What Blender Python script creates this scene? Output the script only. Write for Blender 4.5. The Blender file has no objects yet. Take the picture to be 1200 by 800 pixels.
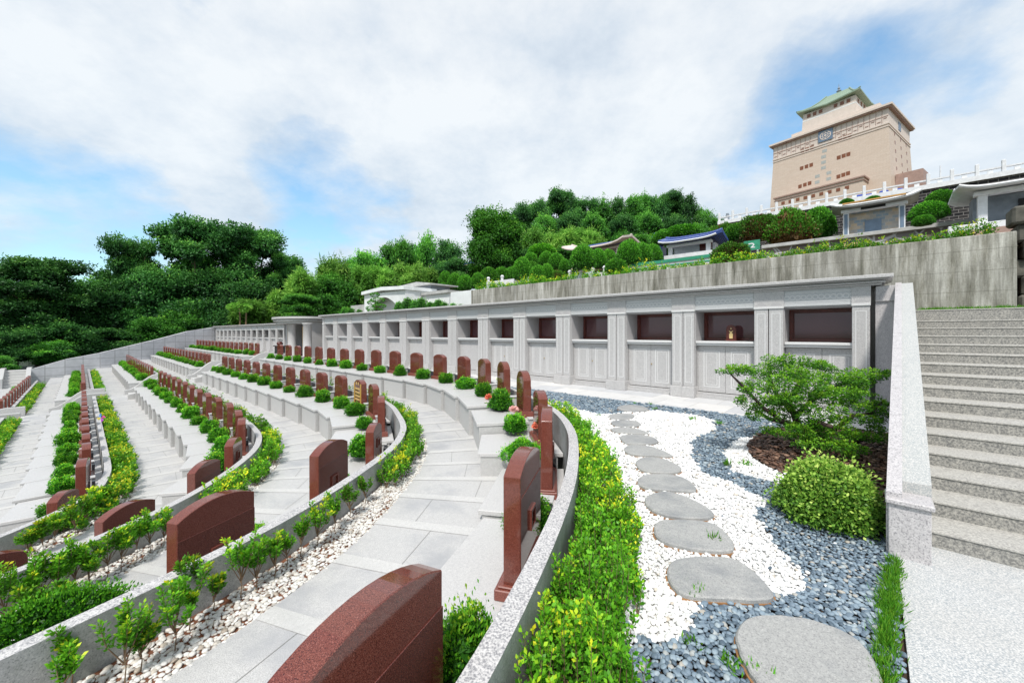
import bpy, bmesh, math, random
import numpy as np
from mathutils import Vector, Matrix
random.seed(7); RNG = np.random.default_rng(11)
PI = math.pi
SC = bpy.context.scene
COL = SC.collection
# ------------------------------------------------------------------ frame
FPX, U0, V0, EYE = 462.0, 600.0, 390.0, 2.0        # photo optics (1200 px wide)
ANG = math.atan2(0.675, 0.738)
D2 = np.array([math.sin(ANG), math.cos(ANG)])       # into the hillside
D1 = np.array([-math.cos(ANG), math.sin(ANG)])      # along the tomb wall, away from the viewer
RZ = -ANG
def W(p, s, z=0.0):
    return Vector((p*D2[0]+s*D1[0], p*D2[1]+s*D1[1], z))
def G(u, v, z=0.0):                                  # point of the level z seen at a photo pixel
    Y = FPX*(EYE-z)/(v-V0)
    return Vector(((u-U0)/FPX*Y, Y, z))
def UP(u, p):                                        # (s, range) where the column u meets plane p
    r = np.array([(u-U0)/FPX, 1.0]); t = p/float(r@D2)
    return t*float(r@D1), t
def ZP(u, v, p):
    s, t = UP(u, p); return EYE-(v-V0)/FPX*t
def ps(x, y):
    return x*D2[0]+y*D2[1], x*D1[0]+y*D1[1]
# ------------------------------------------------------------------ mesh builder
class MB:
    def __init__(s): s.v=[]; s.f=[]; s.m=[]
    def add(s, vs, fs, mi=0):
        n=len(s.v); s.v+= [tuple(x) for x in vs]; s.f+=[tuple(i+n for i in f) for f in fs]; s.m+=[mi]*len(fs); return s
    def box(s, x0,x1,y0,y1,z0,z1, T=None, mi=0):
        vs=[Vector((x,y,z)) for z in (z0,z1) for x,y in ((x0,y0),(x1,y0),(x1,y1),(x0,y1))]
        if T is not None: vs=[T@v for v in vs]
        return s.add(vs,[(3,2,1,0),(4,5,6,7),(0,1,5,4),(1,2,6,5),(2,3,7,6),(3,0,4,7)],mi)
    def wbox(s, p0,p1,s0,s1,z0,z1, mi=0):            # box in hill frame
        return s.box(-s1,-s0,p0,p1,z0,z1,Matrix.Rotation(RZ,4,'Z'),mi)
    def prism(s, poly, h0, h1, T=None, mi=0):        # poly (x,y) extruded in z
        n=len(poly)
        vs=[Vector((x,y,h0)) for x,y in poly]+[Vector((x,y,h1)) for x,y in poly]
        if T is not None: vs=[T@v for v in vs]
        fs=[tuple(range(n-1,-1,-1)),tuple(range(n,2*n))]+[(i,(i+1)%n,(i+1)%n+n,i+n) for i in range(n)]
        return s.add(vs,fs,mi)
    def lathe(s, prof, n=16, T=None, mi=0):
        vs=[];fs=[]
        for r,z in prof:
            for k in range(n):
                a=2*PI*k/n; v=Vector((r*math.cos(a),r*math.sin(a),z)); vs.append(T@v if T is not None else v)
        for i in range(len(prof)-1):
            for k in range(n):
                a=i*n+k;b=i*n+(k+1)%n; fs.append((a,b,b+n,a+n))
        fs.append(tuple(range(n-1,-1,-1))); fs.append(tuple(range(len(vs)-n,len(vs))))
        return s.add(vs,fs,mi)
    def tube(s, pts, rad, n=6, mi=0):
        vs=[];fs=[];m=len(pts)
        pts=[Vector(p) for p in pts]
        for i,p in enumerate(pts):
            d=(pts[min(i+1,m-1)]-pts[max(i-1,0)]).normalized()
            a=d.orthogonal().normalized() if abs(d.z)>.99 else d.cross(Vector((0,0,1))).normalized()
            b=d.cross(a)
            r=rad[i] if isinstance(rad,(list,tuple)) else rad
            for k in range(n):
                t=2*PI*k/n; vs.append(p+(a*math.cos(t)+b*math.sin(t))*r)
        for i in range(m-1):
            for k in range(n):
                x=i*n+k;y=i*n+(k+1)%n; fs.append((x,y,y+n,x+n))
        fs.append(tuple(range(n-1,-1,-1))); fs.append(tuple(range(len(vs)-n,len(vs))))
        return s.add(vs,fs,mi)
    def mesh(s, name, mats, inv=None, bevel=0, smooth=False):
        me=bpy.data.meshes.new(name)
        vs=s.v if inv is None else [tuple(inv@Vector(v)) for v in s.v]
        me.from_pydata(vs,[],s.f)
        if not isinstance(mats,(list,tuple)): mats=[mats]
        for m in mats: me.materials.append(m)
        if len(mats)>1: me.polygons.foreach_set('material_index',s.m)
        bm=bmesh.new(); bm.from_mesh(me)
        bmesh.ops.recalc_face_normals(bm,faces=bm.faces[:])
        if bevel:
            es=[e for e in bm.edges if len(e.link_faces)==2 and e.calc_face_angle(0)>.5]
            bmesh.ops.bevel(bm,geom=es,offset=bevel,segments=1,affect='EDGES',profile=.5)
        bm.to_mesh(me); bm.free()
        if smooth: me.polygons.foreach_set('use_smooth',[True]*len(me.polygons))
        me.update(); return me
def props(o,label=None,cat=None,group=None,kind=None):
    if label: o['label']=label
    if cat: o['category']=cat
    if group: o['group']=group
    if kind: o['kind']=kind
    return o
def obj(name, me, parent=None):
    o=bpy.data.objects.new(name,me); COL.objects.link(o)
    if parent is not None: o.parent=parent
    return o
def thing(name,label,cat,loc=(0,0,0),rz=0,group=None):
    o=bpy.data.objects.new(name,None); COL.objects.link(o); o.empty_display_size=.2
    o.location=loc; o.rotation_euler=(0,0,rz); props(o,label,cat,group); return o
def part(name, mb, mat, parent, bevel=0, smooth=False):   # mb in world coordinates
    M=Matrix(); q=parent
    while q is not None:
        M=Matrix.Translation(q.location)@Matrix.Rotation(q.rotation_euler.z,4,'Z')@M; q=q.parent
    return obj(name, mb.mesh(name,mat,M.inverted(),bevel,smooth), parent)
def lpart(name, mb, mat, parent, bevel=0, smooth=False):  # mb in the parent's own coordinates
    return obj(name, mb.mesh(name,mat,None,bevel,smooth), parent)
def whole(name, mb, mat, label, cat, group=None, bevel=0, smooth=False):
    return props(obj(name, mb.mesh(name,mat,None,bevel,smooth)),label,cat,group)
def struct(name, mb, mat, bevel=0):
    return props(obj(name, mb.mesh(name,mat,None,bevel)),kind='structure')
def dup(root, loc, rz=0, sc=1.0, label=None, group=None):
    r=root.copy(); COL.objects.link(r); r.location=loc; r.rotation_euler=(0,0,rz)
    r.scale=(sc,sc,sc) if not isinstance(sc,(tuple,list)) else sc
    if label: r['label']=label
    if group: r['group']=group
    for ch in list(root.children):
        c=ch.copy(); COL.objects.link(c); c.parent=r
        for g in list(ch.children):
            d=g.copy(); COL.objects.link(d); d.parent=c
    return r
ORD=['','first','second','third','fourth','fifth','sixth','seventh','eighth','ninth','tenth','eleventh','twelfth','thirteenth','fourteenth','fifteenth','sixteenth','seventeenth','eighteenth','nineteenth','twentieth','twenty-first','twenty-second','twenty-third','twenty-fourth','twenty-fifth','twenty-sixth','twenty-seventh','twenty-eighth','twenty-ninth','thirtieth','thirty-first','thirty-second','thirty-third','thirty-fourth','thirty-fifth']
# ------------------------------------------------------------------ materials
def newmat(name):
    m=bpy.data.materials.new(name); m.use_nodes=True; nt=m.node_tree
    return m,nt,nt.nodes['Principled BSDF']
def texco(nt,kind='Object',scale=None):
    tc=nt.nodes.new('ShaderNodeTexCoord')
    if kind=='World':
        g=nt.nodes.new('ShaderNodeNewGeometry'); out=g.outputs['Position']
    else: out=tc.outputs[kind]
    mp=nt.nodes.new('ShaderNodeMapping'); nt.links.new(out,mp.inputs['Vector'])
    if scale: mp.inputs['Scale'].default_value=scale
    return mp.outputs['Vector']
def noise(nt,vec,scale,detail=3,rough=.5):
    n=nt.nodes.new('ShaderNodeTexNoise'); n.inputs['Scale'].default_value=scale; n.inputs['Detail'].default_value=detail
    n.inputs['Roughness'].default_value=rough; nt.links.new(vec,n.inputs['Vector']); return n.outputs['Fac']
def ramp(nt,fac,stops):
    r=nt.nodes.new('ShaderNodeValToRGB'); nt.links.new(fac,r.inputs['Fac'])
    e=r.color_ramp.elements
    while len(e)<len(stops): e.new(.5)
    for i,(p,c) in enumerate(stops):
        e[i].position=p; e[i].color=(c[0],c[1],c[2],1) if len(c)>=3 else (c[0],)*3+(1,)
    return r.outputs['Color']
def mix(nt,a,b,fac,mode='MIX'):
    m=nt.nodes.new('ShaderNodeMix'); m.data_type='RGBA'; m.blend_type=mode
    for k,x in ((6,a),(7,b),(0,fac)):
        if isinstance(x,(int,float)): m.inputs[k].default_value=x
        elif isinstance(x,tuple): m.inputs[k].default_value=(x[0],x[1],x[2],1)
        else: nt.links.new(x,m.inputs[k])
    return m.outputs[2]
def mathn(nt,op,a,b=0.0):
    m=nt.nodes.new('ShaderNodeMath'); m.operation=op
    for k,x in ((0,a),(1,b)):
        if isinstance(x,(int,float)): m.inputs[k].default_value=x
        else: nt.links.new(x,m.inputs[k])
    return m.outputs[0]
def bump(nt,bsdf,h,strength=.2,dist=.01):
    b=nt.nodes.new('ShaderNodeBump'); b.inputs['Strength'].default_value=strength; b.inputs['Distance'].default_value=dist
    nt.links.new(h,b.inputs['Height']); nt.links.new(b.outputs['Normal'],bsdf.inputs['Normal'])
def granite(name, base, dark, light, sp=260, rough=.55, amount=(.38,.62), stain=.12, stain_col=(.30,.30,.30), bmp=.05, big=.6):
    m,nt,b=newmat(name); v=texco(nt,'World')
    n1=noise(nt,v,sp,2,.7)
    c=ramp(nt,n1,[(amount[0],dark),(amount[0]+.07,base),(amount[1]-.05,base),(amount[1]+.04,light)])
    n3=noise(nt,v,sp*.22,2,.6)
    c=mix(nt,c,ramp(nt,n3,[(.35,dark),(.65,light)]),.16)
    n2=noise(nt,v,big,6,.65)
    s=mathn(nt,'MULTIPLY',ramp(nt,n2,[(.49,(0,0,0)),(.66,(1,1,1))]),stain)
    c=mix(nt,c,stain_col,s)
    nt.links.new(c,b.inputs['Base Color']); b.inputs['Roughness'].default_value=rough
    if bmp: bump(nt,b,n1,bmp,.004)
    return m
M={}
M['pave']=granite('paving_granite',(0.5168, 0.5107, 0.5009),(0.3151, 0.3113, 0.3095),(0.6376, 0.63, 0.6142),120,.45,(.40,.60),stain=.8,stain_col=(.34,.345,.36),big=.9)
M['band']=granite('cream_granite_band',(.555,.55,.535),(.42,.415,.40),(.66,.65,.635),120,.5,stain=.5,stain_col=(.42,.42,.41),big=.9)
M['ledger']=granite('ledger_granite',(0.4777, 0.475, 0.4661),(0.307, 0.3063, 0.3076),(0.6072, 0.6, 0.585),120,.42,stain=.25,stain_col=(.36,.36,.36))
M['ledgertop']=granite('ledger_top_granite',(0.5377, 0.5313, 0.524),(0.3671, 0.3627, 0.3655),(0.6578, 0.65, 0.6338),170,.4,stain=.2,stain_col=(.4,.4,.4))
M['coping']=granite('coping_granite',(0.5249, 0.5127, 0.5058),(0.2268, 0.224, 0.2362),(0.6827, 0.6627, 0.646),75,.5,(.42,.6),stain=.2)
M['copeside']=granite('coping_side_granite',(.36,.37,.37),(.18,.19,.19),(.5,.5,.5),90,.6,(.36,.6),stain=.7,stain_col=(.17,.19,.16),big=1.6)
M['wall']=granite('tomb_wall_granite',(0.4756, 0.467, 0.4612),(0.2955, 0.292, 0.2936),(0.5971, 0.587, 0.5782),85,.5,(.40,.60),stain=.12)
M['wall2']=granite('tomb_frieze_granite',(0.4981, 0.51, 0.5152),(0.3868, 0.4, 0.408),(0.6053, 0.61, 0.6068),85,.5,stain=.1)
M['inlay']=granite('carved_inlay',(0.6329, 0.6313, 0.6275),(0.5345, 0.54, 0.5385),(0.7125, 0.71, 0.6982),110,.5,stain=.05)
M['groove']=granite('niche_lining_granite',(.42,.41,.415),(.30,.30,.30),(.50,.49,.49),110,.5,stain=.1)
M['pier']=granite('pier_granite',(0.5026, 0.4817, 0.4844),(0.2443, 0.2353, 0.2472),(0.6247, 0.6053, 0.602),70,.45,stain=.1)
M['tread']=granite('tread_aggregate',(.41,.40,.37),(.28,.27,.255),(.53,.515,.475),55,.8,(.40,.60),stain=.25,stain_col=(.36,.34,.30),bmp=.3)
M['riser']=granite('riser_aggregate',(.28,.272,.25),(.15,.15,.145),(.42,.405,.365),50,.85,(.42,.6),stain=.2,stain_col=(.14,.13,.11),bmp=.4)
M['plaza']=granite('plaza_aggregate',(.49,.488,.478),(.29,.32,.34),(.64,.635,.62),85,.8,(.42,.58),stain=.2,stain_col=(.45,.42,.38),bmp=.3)
M['aggr']=granite('parapet_aggregate',(.43,.43,.415),(.30,.33,.34),(.58,.575,.55),95,.8,(.42,.58),stain=.1,bmp=.3)
M['step']=granite('stepping_stone',(.35,.35,.34),(.22,.22,.22),(.46,.46,.44),110,.8,stain=.75,stain_col=(.20,.21,.22),big=1.5,bmp=.4)
def redgranite(name, rough, k=1.0):
    m,nt,b=newmat(name); v=texco(nt,'World')
    n1=noise(nt,v,230,2,.7); n2=noise(nt,v,520,1,.5)
    c=ramp(nt,n1,[(.36,(.045*k,.014*k,.011*k)),(.47,(.15*k,.038*k,.025*k)),(.58,(.215*k,.062*k,.042*k)),(.70,(.34*k,.15*k,.12*k))])
    c=mix(nt,c,(.03,.02,.03),mathn(nt,'MULTIPLY',ramp(nt,n2,[(.62,(0,0,0)),(.70,(1,1,1))]),.5))
    nt.links.new(c,b.inputs['Base Color']); b.inputs['Roughness'].default_value=rough
    b.inputs['Specular IOR Level'].default_value=.6
    return m
M['red']=redgranite('polished_red_granite',.08)
M['redhoned']=redgranite('honed_red_granite',.34,1.2)
M['redface']=redgranite('polished_red_face',.05,.75)
def plain(name,col,rough=.6,metal=0,var=.0,vs=3.0,spec=.5,kind='World'):
    m,nt,b=newmat(name)
    if var:
        v=texco(nt,kind); n=noise(nt,v,vs,5,.6)
        c=ramp(nt,n,[(.3,tuple(x*(1-var) for x in col)),(.7,tuple(min(1,x*(1+var)) for x in col))])
        nt.links.new(c,b.inputs['Base Color'])
    else: b.inputs['Base Color'].default_value=(*col,1)
    b.inputs['Roughness'].default_value=rough; b.inputs['Metallic'].default_value=metal
    b.inputs['Specular IOR Level'].default_value=spec
    return m
M['gold']=plain('gold_leaf',(.62,.36,.08),.35,.3)
M['goldtext']=plain('gold_lettering',(.75,.55,.25),.4,.2)
M['brass']=plain('brass_knob',(.6,.42,.15),.3,.9)
M['frame']=plain('red_brown_frame',(.11,.026,.02),.25,0,.2,8)
M['glass']=plain('dark_tinted_glass',(.115,.050,.055),.06,0,0,1,.6)
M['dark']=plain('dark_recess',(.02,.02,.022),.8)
M['black']=plain('black_granite',(.03,.033,.04),.12,0,.3,40)
M['soil']=plain('red_soil',(.16,.062,.03),.95,0,.4,6)
M['darksoil']=plain('dark_soil',(.055,.035,.022),.95,0,.5,8)
M['bark']=plain('bark',(.11,.08,.055),.95,0,.4,10)
M['darkbark']=plain('dark_bark',(.055,.035,.03),.95,0,.4,20)
M['twig']=plain('twig',(.18,.12,.07),.9,0,.3,30)
M['white']=plain('white_render',(.72,.74,.74),.7,0,.08,1.5)
M['whitestone']=plain('white_stone',(.70,.71,.73),.6,0,.12,3)
M['greyroof']=plain('grey_concrete_trim',(.42,.42,.41),.8,0,.2,2)
M['greywall']=plain('grey_blue_stone',(.22,.25,.29),.6,0,.2,2)
M['pinkwall']=plain('pale_pink_render',(.62,.53,.49),.7,0,.08,2)
M['creamwall']=plain('cream_render',(.60,.50,.36),.7,0,.1,2)
M['jade']=plain('green_glaze_tiles',(.03,.26,.15),.4,0,.2,4)
M['orange']=plain('orange_glazed_tile',(.60,.33,.10),.5,0,.2,4)
M['mortar']=plain('rough_ground',(.12,.10,.06),.95,0,.4,.6)
def tilemat(name, a, b_, mort, sx, sy, msize=.02, rough=.6, world=True, rz=0.0, plane='XZ', offset=.5, nvar=.15, bmp=.3):
    m,nt,b=newmat(name); g=nt.nodes.new('ShaderNodeNewGeometry')
    mp=nt.nodes.new('ShaderNodeMapping'); nt.links.new(g.outputs['Position'],mp.inputs['Vector']); mp.vector_type='POINT'
    mp.inputs['Rotation'].default_value=(0,0,rz)
    v=mp.outputs['Vector']
    if plane!='XY':
        sp=nt.nodes.new('ShaderNodeSeparateXYZ'); nt.links.new(v,sp.inputs[0]); cb=nt.nodes.new('ShaderNodeCombineXYZ')
        nt.links.new(sp.outputs[0 if plane=='XZ' else 1],cb.inputs[0]); nt.links.new(sp.outputs[2],cb.inputs[1]); v=cb.outputs[0]
    br=nt.nodes.new('ShaderNodeTexBrick'); nt.links.new(v,br.inputs['Vector'])
    br.inputs['Color1'].default_value=(*a,1); br.inputs['Color2'].default_value=(*b_,1); br.inputs['Mortar'].default_value=(*mort,1)
    br.inputs['Scale'].default_value=1; br.inputs['Brick Width'].default_value=sx; br.inputs['Row Height'].default_value=sy
    br.inputs['Mortar Size'].default_value=msize; br.offset=offset; br.inputs['Mortar Smooth'].default_value=.2
    n=noise(nt,texco(nt,'World'),2.5,5,.6)
    c=mix(nt,br.outputs['Color'],ramp(nt,n,[(.3,(1-nvar,)*3),(.7,(1+nvar*.3,)*3)]),1.0,'MULTIPLY')
    nt.links.new(c,b.inputs['Base Color']); b.inputs['Roughness'].default_value=rough; b.inputs['Specular IOR Level'].default_value=.5 if rough<.9 else .08
    if bmp: bump(nt,b,br.outputs['Fac'],-bmp,.01)
    return m
M['crosswall']=tilemat('tiled_end_wall',(.60,.60,.62),(.55,.55,.58),(.36,.36,.37),1.15,.8,.03,rz=0,plane='YZ',offset=0)
M['walk']=tilemat('walkway_tiles',(.50,.51,.53),(.68,.67,.65),(.40,.39,.38),.92,1.0,.008,rz=ANG,plane='XY',offset=.5,nvar=.1,bmp=0)
M['blackstone']=tilemat('dark_basalt_blocks',(.022,.022,.025),(.05,.047,.047),(.22,.21,.20),.75,.36,.028,rough=.95,rz=ANG,plane='XZ')
M['towertile']=tilemat('tower_tiles',(.62,.51,.42),(.58,.465,.375),(.53,.43,.345),1.4,.45,.04,rz=0.0,plane='YZ',nvar=.08)
M['slate']=tilemat('multicolour_slate',(.58,.45,.31),(.26,.34,.42),(.50,.45,.38),.42,.28,.02,rz=ANG,plane='XZ')
M['towerlight']=plain('tower_pale_band',(.64,.55,.485),.7,0,.06,1)
M['towerroof']=plain('jade_roof',(.22,.30,.215),.5,0,.15,2)
M['towertrim']=plain('brown_tower_trim',(.36,.24,.20),.7,0,.15,1)
M['winbrown']=plain('orange_brown_window',(.20,.07,.03),.3,0,.3,3)
M['winpale']=plain('pale_grey_window',(.38,.40,.38),.3,0,.2,3)
M['emblemblue']=plain('blue_emblem_panel',(.14,.20,.28),.4,0,.2,2)
def blueroof():
    m,nt,b=newmat('blue_glazed_roof'); v=texco(nt,'Object')
    w=nt.nodes.new('ShaderNodeTexWave'); w.inputs['Scale'].default_value=2.2; w.bands_direction='X'; nt.links.new(v,w.inputs['Vector'])
    nt.links.new(ramp(nt,w.outputs['Fac'],[(.2,(.02,.04,.17)),(.8,(.06,.12,.42))]),b.inputs['Base Color'])
    b.inputs['Roughness'].default_value=.3; bump(nt,b,w.outputs['Fac'],.6,.05); return m
M['blueroof']=blueroof()
def concrete():
    m,nt,b=newmat('weathered_concrete')
    g=nt.nodes.new('ShaderNodeNewGeometry'); mp=nt.nodes.new('ShaderNodeMapping'); mp.inputs['Rotation'].default_value=(0,0,ANG)
    nt.links.new(g.outputs['Position'],mp.inputs['Vector'])
    m2=nt.nodes.new('ShaderNodeMapping'); m2.inputs['Scale'].default_value=(3.0,3.0,.42); nt.links.new(mp.outputs[0],m2.inputs['Vector'])
    s=noise(nt,m2.outputs[0],1.2,7,.72)
    c=ramp(nt,s,[(.32,(.12,.12,.09)),(.42,(.26,.25,.21)),(.50,(.38,.37,.33)),(.58,(.50,.49,.45)),(.72,(.66,.65,.61))])
    m3=nt.nodes.new('ShaderNodeMapping'); m3.inputs['Scale'].default_value=(14,14,.9); nt.links.new(mp.outputs[0],m3.inputs['Vector'])
    s3=noise(nt,m3.outputs[0],1.0,6,.75); c=mix(nt,c,ramp(nt,s3,[(.36,(.55,.55,.52)),(.6,(1.08,1.08,1.06))]),.85,'MULTIPLY')
    n=noise(nt,mp.outputs[0],.5,5,.6)
    c=mix(nt,c,(.20,.195,.18),mathn(nt,'MULTIPLY',ramp(nt,n,[(.42,(0,0,0)),(.68,(1,1,1))]),.35))
    sp=nt.nodes.new('ShaderNodeSeparateXYZ'); nt.links.new(mp.outputs[0],sp.inputs[0]); cb=nt.nodes.new('ShaderNodeCombineXYZ')
    nt.links.new(sp.outputs[0],cb.inputs[0]); nt.links.new(sp.outputs[2],cb.inputs[1])
    br=nt.nodes.new('ShaderNodeTexBrick'); nt.links.new(cb.outputs[0],br.inputs['Vector']); br.inputs['Scale'].default_value=1
    br.inputs['Brick Width'].default_value=2.4; br.inputs['Row Height'].default_value=.5; br.inputs['Mortar Size'].default_value=.012; br.offset=0
    br.inputs['Color1'].default_value=(1,1,1,1); br.inputs['Color2'].default_value=(.93,.93,.93,1); br.inputs['Mortar'].default_value=(.6,.6,.58,1)
    c=mix(nt,c,br.outputs['Color'],.55,'MULTIPLY')
    f=noise(nt,mp.outputs[0],25,3,.7); c=mix(nt,c,ramp(nt,f,[(.3,(.8,.8,.8)),(.7,(1.05,1.05,1.05))]),1.0,'MULTIPLY')
    nt.links.new(c,b.inputs['Base Color']); b.inputs['Roughness'].default_value=.9; bump(nt,b,s,.3,.02); return m
M['concrete']=concrete()
def leafmat(name, stops, rough=.45, trans=.3):
    m,nt,b=newmat(name); at=nt.nodes.new('ShaderNodeAttribute'); at.attribute_name='tint'
    oi=nt.nodes.new('ShaderNodeObjectInfo')
    c=ramp(nt,at.outputs['Fac'],stops)
    hs=nt.nodes.new('ShaderNodeHueSaturation'); nt.links.new(c,hs.inputs['Color'])
    mr=nt.nodes.new('ShaderNodeMapRange'); nt.links.new(oi.outputs['Random'],mr.inputs['Value']); mr.inputs['To Min'].default_value=.72; mr.inputs['To Max'].default_value=1.3
    nt.links.new(mr.outputs[0],hs.inputs['Value'])
    nt.links.new(hs.outputs[0],b.inputs['Base Color']); b.inputs['Roughness'].default_value=rough
    b.inputs['Specular IOR Level'].default_value=.25
    tr=nt.nodes.new('ShaderNodeBsdfTranslucent'); nt.links.new(hs.outputs[0],tr.inputs['Color'])
    mx=nt.nodes.new('ShaderNodeMixShader'); mx.inputs[0].default_value=trans
    nt.links.new(b.outputs[0],mx.inputs[1]); nt.links.new(tr.outputs[0],mx.inputs[2])
    nt.links.new(mx.outputs[0],nt.nodes['Material Output'].inputs['Surface']); return m
M['leafhedge']=leafmat('golden_hedge_leaves',[(0, (0.022, 0.077, 0.0088)), (0.3, (0.077, 0.275, 0.0154)), (0.55, (0.165, 0.462, 0.022)), (0.78, (0.418, 0.66, 0.033)), (1, (0.726, 0.704, 0.033))])
M['leafball']=leafmat('bright_green_leaves',[(0, (0.0264, 0.1229, 0.014)), (0.4, (0.0878, 0.351, 0.0175)), (0.8, (0.2106, 0.6142, 0.0351)), (1, (0.5265, 0.8, 0.0527))])
M['leafazalea']=leafmat('azalea_leaves',[(0, (0.0358, 0.1077, 0.0143)), (0.4, (0.1315, 0.287, 0.0358)), (0.75, (0.299, 0.4784, 0.0718)), (1, (0.5023, 0.6338, 0.1435))])
M['leafjuniper']=leafmat('juniper_foliage',[(0, (0.0277, 0.1109, 0.0147)), (0.4, (0.1109, 0.3511, 0.0222)), (0.75, (0.2957, 0.6283, 0.037)), (1, (0.5914, 0.8, 0.0739))])
M['leafdark']=leafmat('dark_tree_leaves',[(0, (0.0151, 0.0552, 0.0176)), (0.4, (0.0352, 0.1382, 0.0301)), (0.8, (0.088, 0.2762, 0.0452)), (1, (0.226, 0.5022, 0.0754))],.5,.2)
M['leafmid']=leafmat('mid_green_tree_leaves',[(0, (0.0188, 0.0822, 0.0164)), (0.4, (0.0588, 0.2349, 0.0282)), (0.8, (0.1409, 0.4463, 0.047)), (1, (0.3289, 0.7047, 0.0705))],.5,.2)
M['leafcam']=leafmat('camphor_leaves',[(0, (0.0172, 0.0719, 0.0115)), (0.4, (0.0504, 0.2156, 0.0172)), (0.8, (0.1222, 0.4169, 0.0287)), (1, (0.2875, 0.6038, 0.0575))],.5,.2)
M['leafbamboo']=leafmat('bamboo_leaves',[(0, (0.0527, 0.158, 0.0211)), (0.4, (0.1317, 0.351, 0.0439)), (0.8, (0.2633, 0.5616, 0.0789)), (1, (0.4738, 0.7547, 0.1404))],.5,.3)
M['leaftopiary']=leafmat('clipped_topiary_leaves',[(0, (0.0227, 0.0945, 0.0113)), (0.4, (0.0662, 0.2646, 0.0189)), (0.8, (0.1418, 0.4725, 0.0284)), (1, (0.2835, 0.6426, 0.0567))],.5,.2)
M['leafbrown']=leafmat('topiary_with_brown_patches',[(0, (0.06, 0.04, 0.015)), (0.1, (0.16, 0.09, 0.03)), (0.24, (0.0455, 0.156, 0.013)), (0.8, (0.091, 0.286, 0.0195)), (1, (0.182, 0.416, 0.039))],.5,.2)
M['grass']=leafmat('grass_blades',[(0, (0.039, 0.156, 0.013)), (0.5, (0.104, 0.364, 0.0195)), (1, (0.325, 0.546, 0.052))])
M['petal']=plain('pink_orange_petals',(.85,.22,.13),.6,0,.3,20)
M['petalpale']=plain('pale_pink_petals',(.85,.52,.48),.6,0,.2,20)
def pebblemat(name,stops):
    m,nt,b=newmat(name); at=nt.nodes.new('ShaderNodeAttribute'); at.attribute_name='tint'
    c=ramp(nt,at.outputs['Fac'],stops)
    n=noise(nt,texco(nt,'World'),120,3,.6); c=mix(nt,c,ramp(nt,n,[(.3,(.85,)*3),(.7,(1.1,)*3)]),.8,'MULTIPLY')
    nt.links.new(c,b.inputs['Base Color']); b.inputs['Roughness'].default_value=.55; return m
M['pebwhite']=pebblemat('white_pebbles',[(0,(.66,.66,.64)),(.3,(.80,.80,.79)),(.93,(.87,.87,.86)),(1,(.52,.46,.38))])
M['pebblue']=pebblemat('blue_grey_pebbles',[(0,(.07,.105,.14)),(.35,(.15,.205,.26)),(.75,(.24,.315,.375)),(.93,(.34,.40,.43)),(1,(.42,.38,.32))])
M['pebbed']=pebblemat('bed_pebbles',[(0,(.40,.37,.33)),(.25,(.62,.60,.56)),(.8,(.74,.73,.70)),(.95,(.50,.44,.36)),(1,(.25,.20,.16))])
M['mulch']=pebblemat('bark_mulch',[(0,(.03,.015,.01)),(.5,(.09,.045,.028)),(.9,(.19,.10,.065)),(1,(.30,.19,.13))])
M['gwhite']=plain('white_gravel_base',(.62,.61,.59),.9,0,.25,60)
M['gblue']=plain('blue_gravel_base',(.05,.07,.09),.9,0,.3,60)
# ------------------------------------------------------------------ numpy scatter helpers
def npmesh(name, V, F, mats, tint=None, smooth=False, mi=None):
    me=bpy.data.meshes.new(name); n=F.shape[1]
    me.vertices.add(len(V)); me.vertices.foreach_set('co',V.astype(np.float32).ravel())
    me.loops.add(F.size); me.loops.foreach_set('vertex_index',F.astype(np.int32).ravel())
    me.polygons.add(len(F)); me.polygons.foreach_set('loop_start',np.arange(0,F.size,n,dtype=np.int32))
    try: me.polygons.foreach_set('loop_total',np.full(len(F),n,dtype=np.int32))
    except Exception: pass
    if not isinstance(mats,(list,tuple)): mats=[mats]
    for m in mats: me.materials.append(m)
    if mi is not None: me.polygons.foreach_set('material_index',mi.astype(np.int32))
    if smooth: me.polygons.foreach_set('use_smooth',np.ones(len(F),dtype=bool))
    if tint is not None:
        a=me.attributes.new('tint','FLOAT','POINT'); a.data.foreach_set('value',tint.astype(np.float32))
    me.update(calc_edges=True); me.validate(); return me
def unit(a): return a/np.maximum(np.linalg.norm(a,axis=1,keepdims=True),1e-9)
def leafquads(P, D, L, Wd, tint, rng, twist=None):
    """diamond leaves: base P, direction D, length L, width Wd"""
    N=len(P); D=unit(D); R=rng.normal(size=(N,3)); S=unit(np.cross(D,R)); L=np.broadcast_to(L,(N,))[:,None]; Wd=np.broadcast_to(Wd,(N,))[:,None]
    nrm=np.cross(S,D)
    a=P; b=P+D*L*.5+S*Wd*.5+nrm*L*.06; c=P+D*L; d=P+D*L*.5-S*Wd*.5+nrm*L*.06
    V=np.stack([a,b,c,d],1).reshape(-1,3); F=np.arange(4*N).reshape(-1,4)
    return V,F,np.repeat(tint,4)
def sph(n,rng):
    return unit(rng.normal(size=(n,3)))
ICO=None
def ico(sub):
    bm=bmesh.new(); bmesh.ops.create_icosphere(bm,subdivisions=sub,radius=1); V=np.array([v.co[:] for v in bm.verts]); F=np.array([[v.index for v in f.verts] for f in bm.faces]); bm.free(); return V,F
I1=ico(1); I2=ico(2)
def inpoly(x,y,poly):
    poly=np.asarray(poly); inside=np.zeros(len(x),bool); j=len(poly)-1
    for i in range(len(poly)):
        xi,yi=poly[i];xj,yj=poly[j]
        c=((yi>y)!=(yj>y))&(x<(xj-xi)*(y-yi)/(yj-yi+1e-12)+xi); inside^=c; j=i
    return inside
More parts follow.
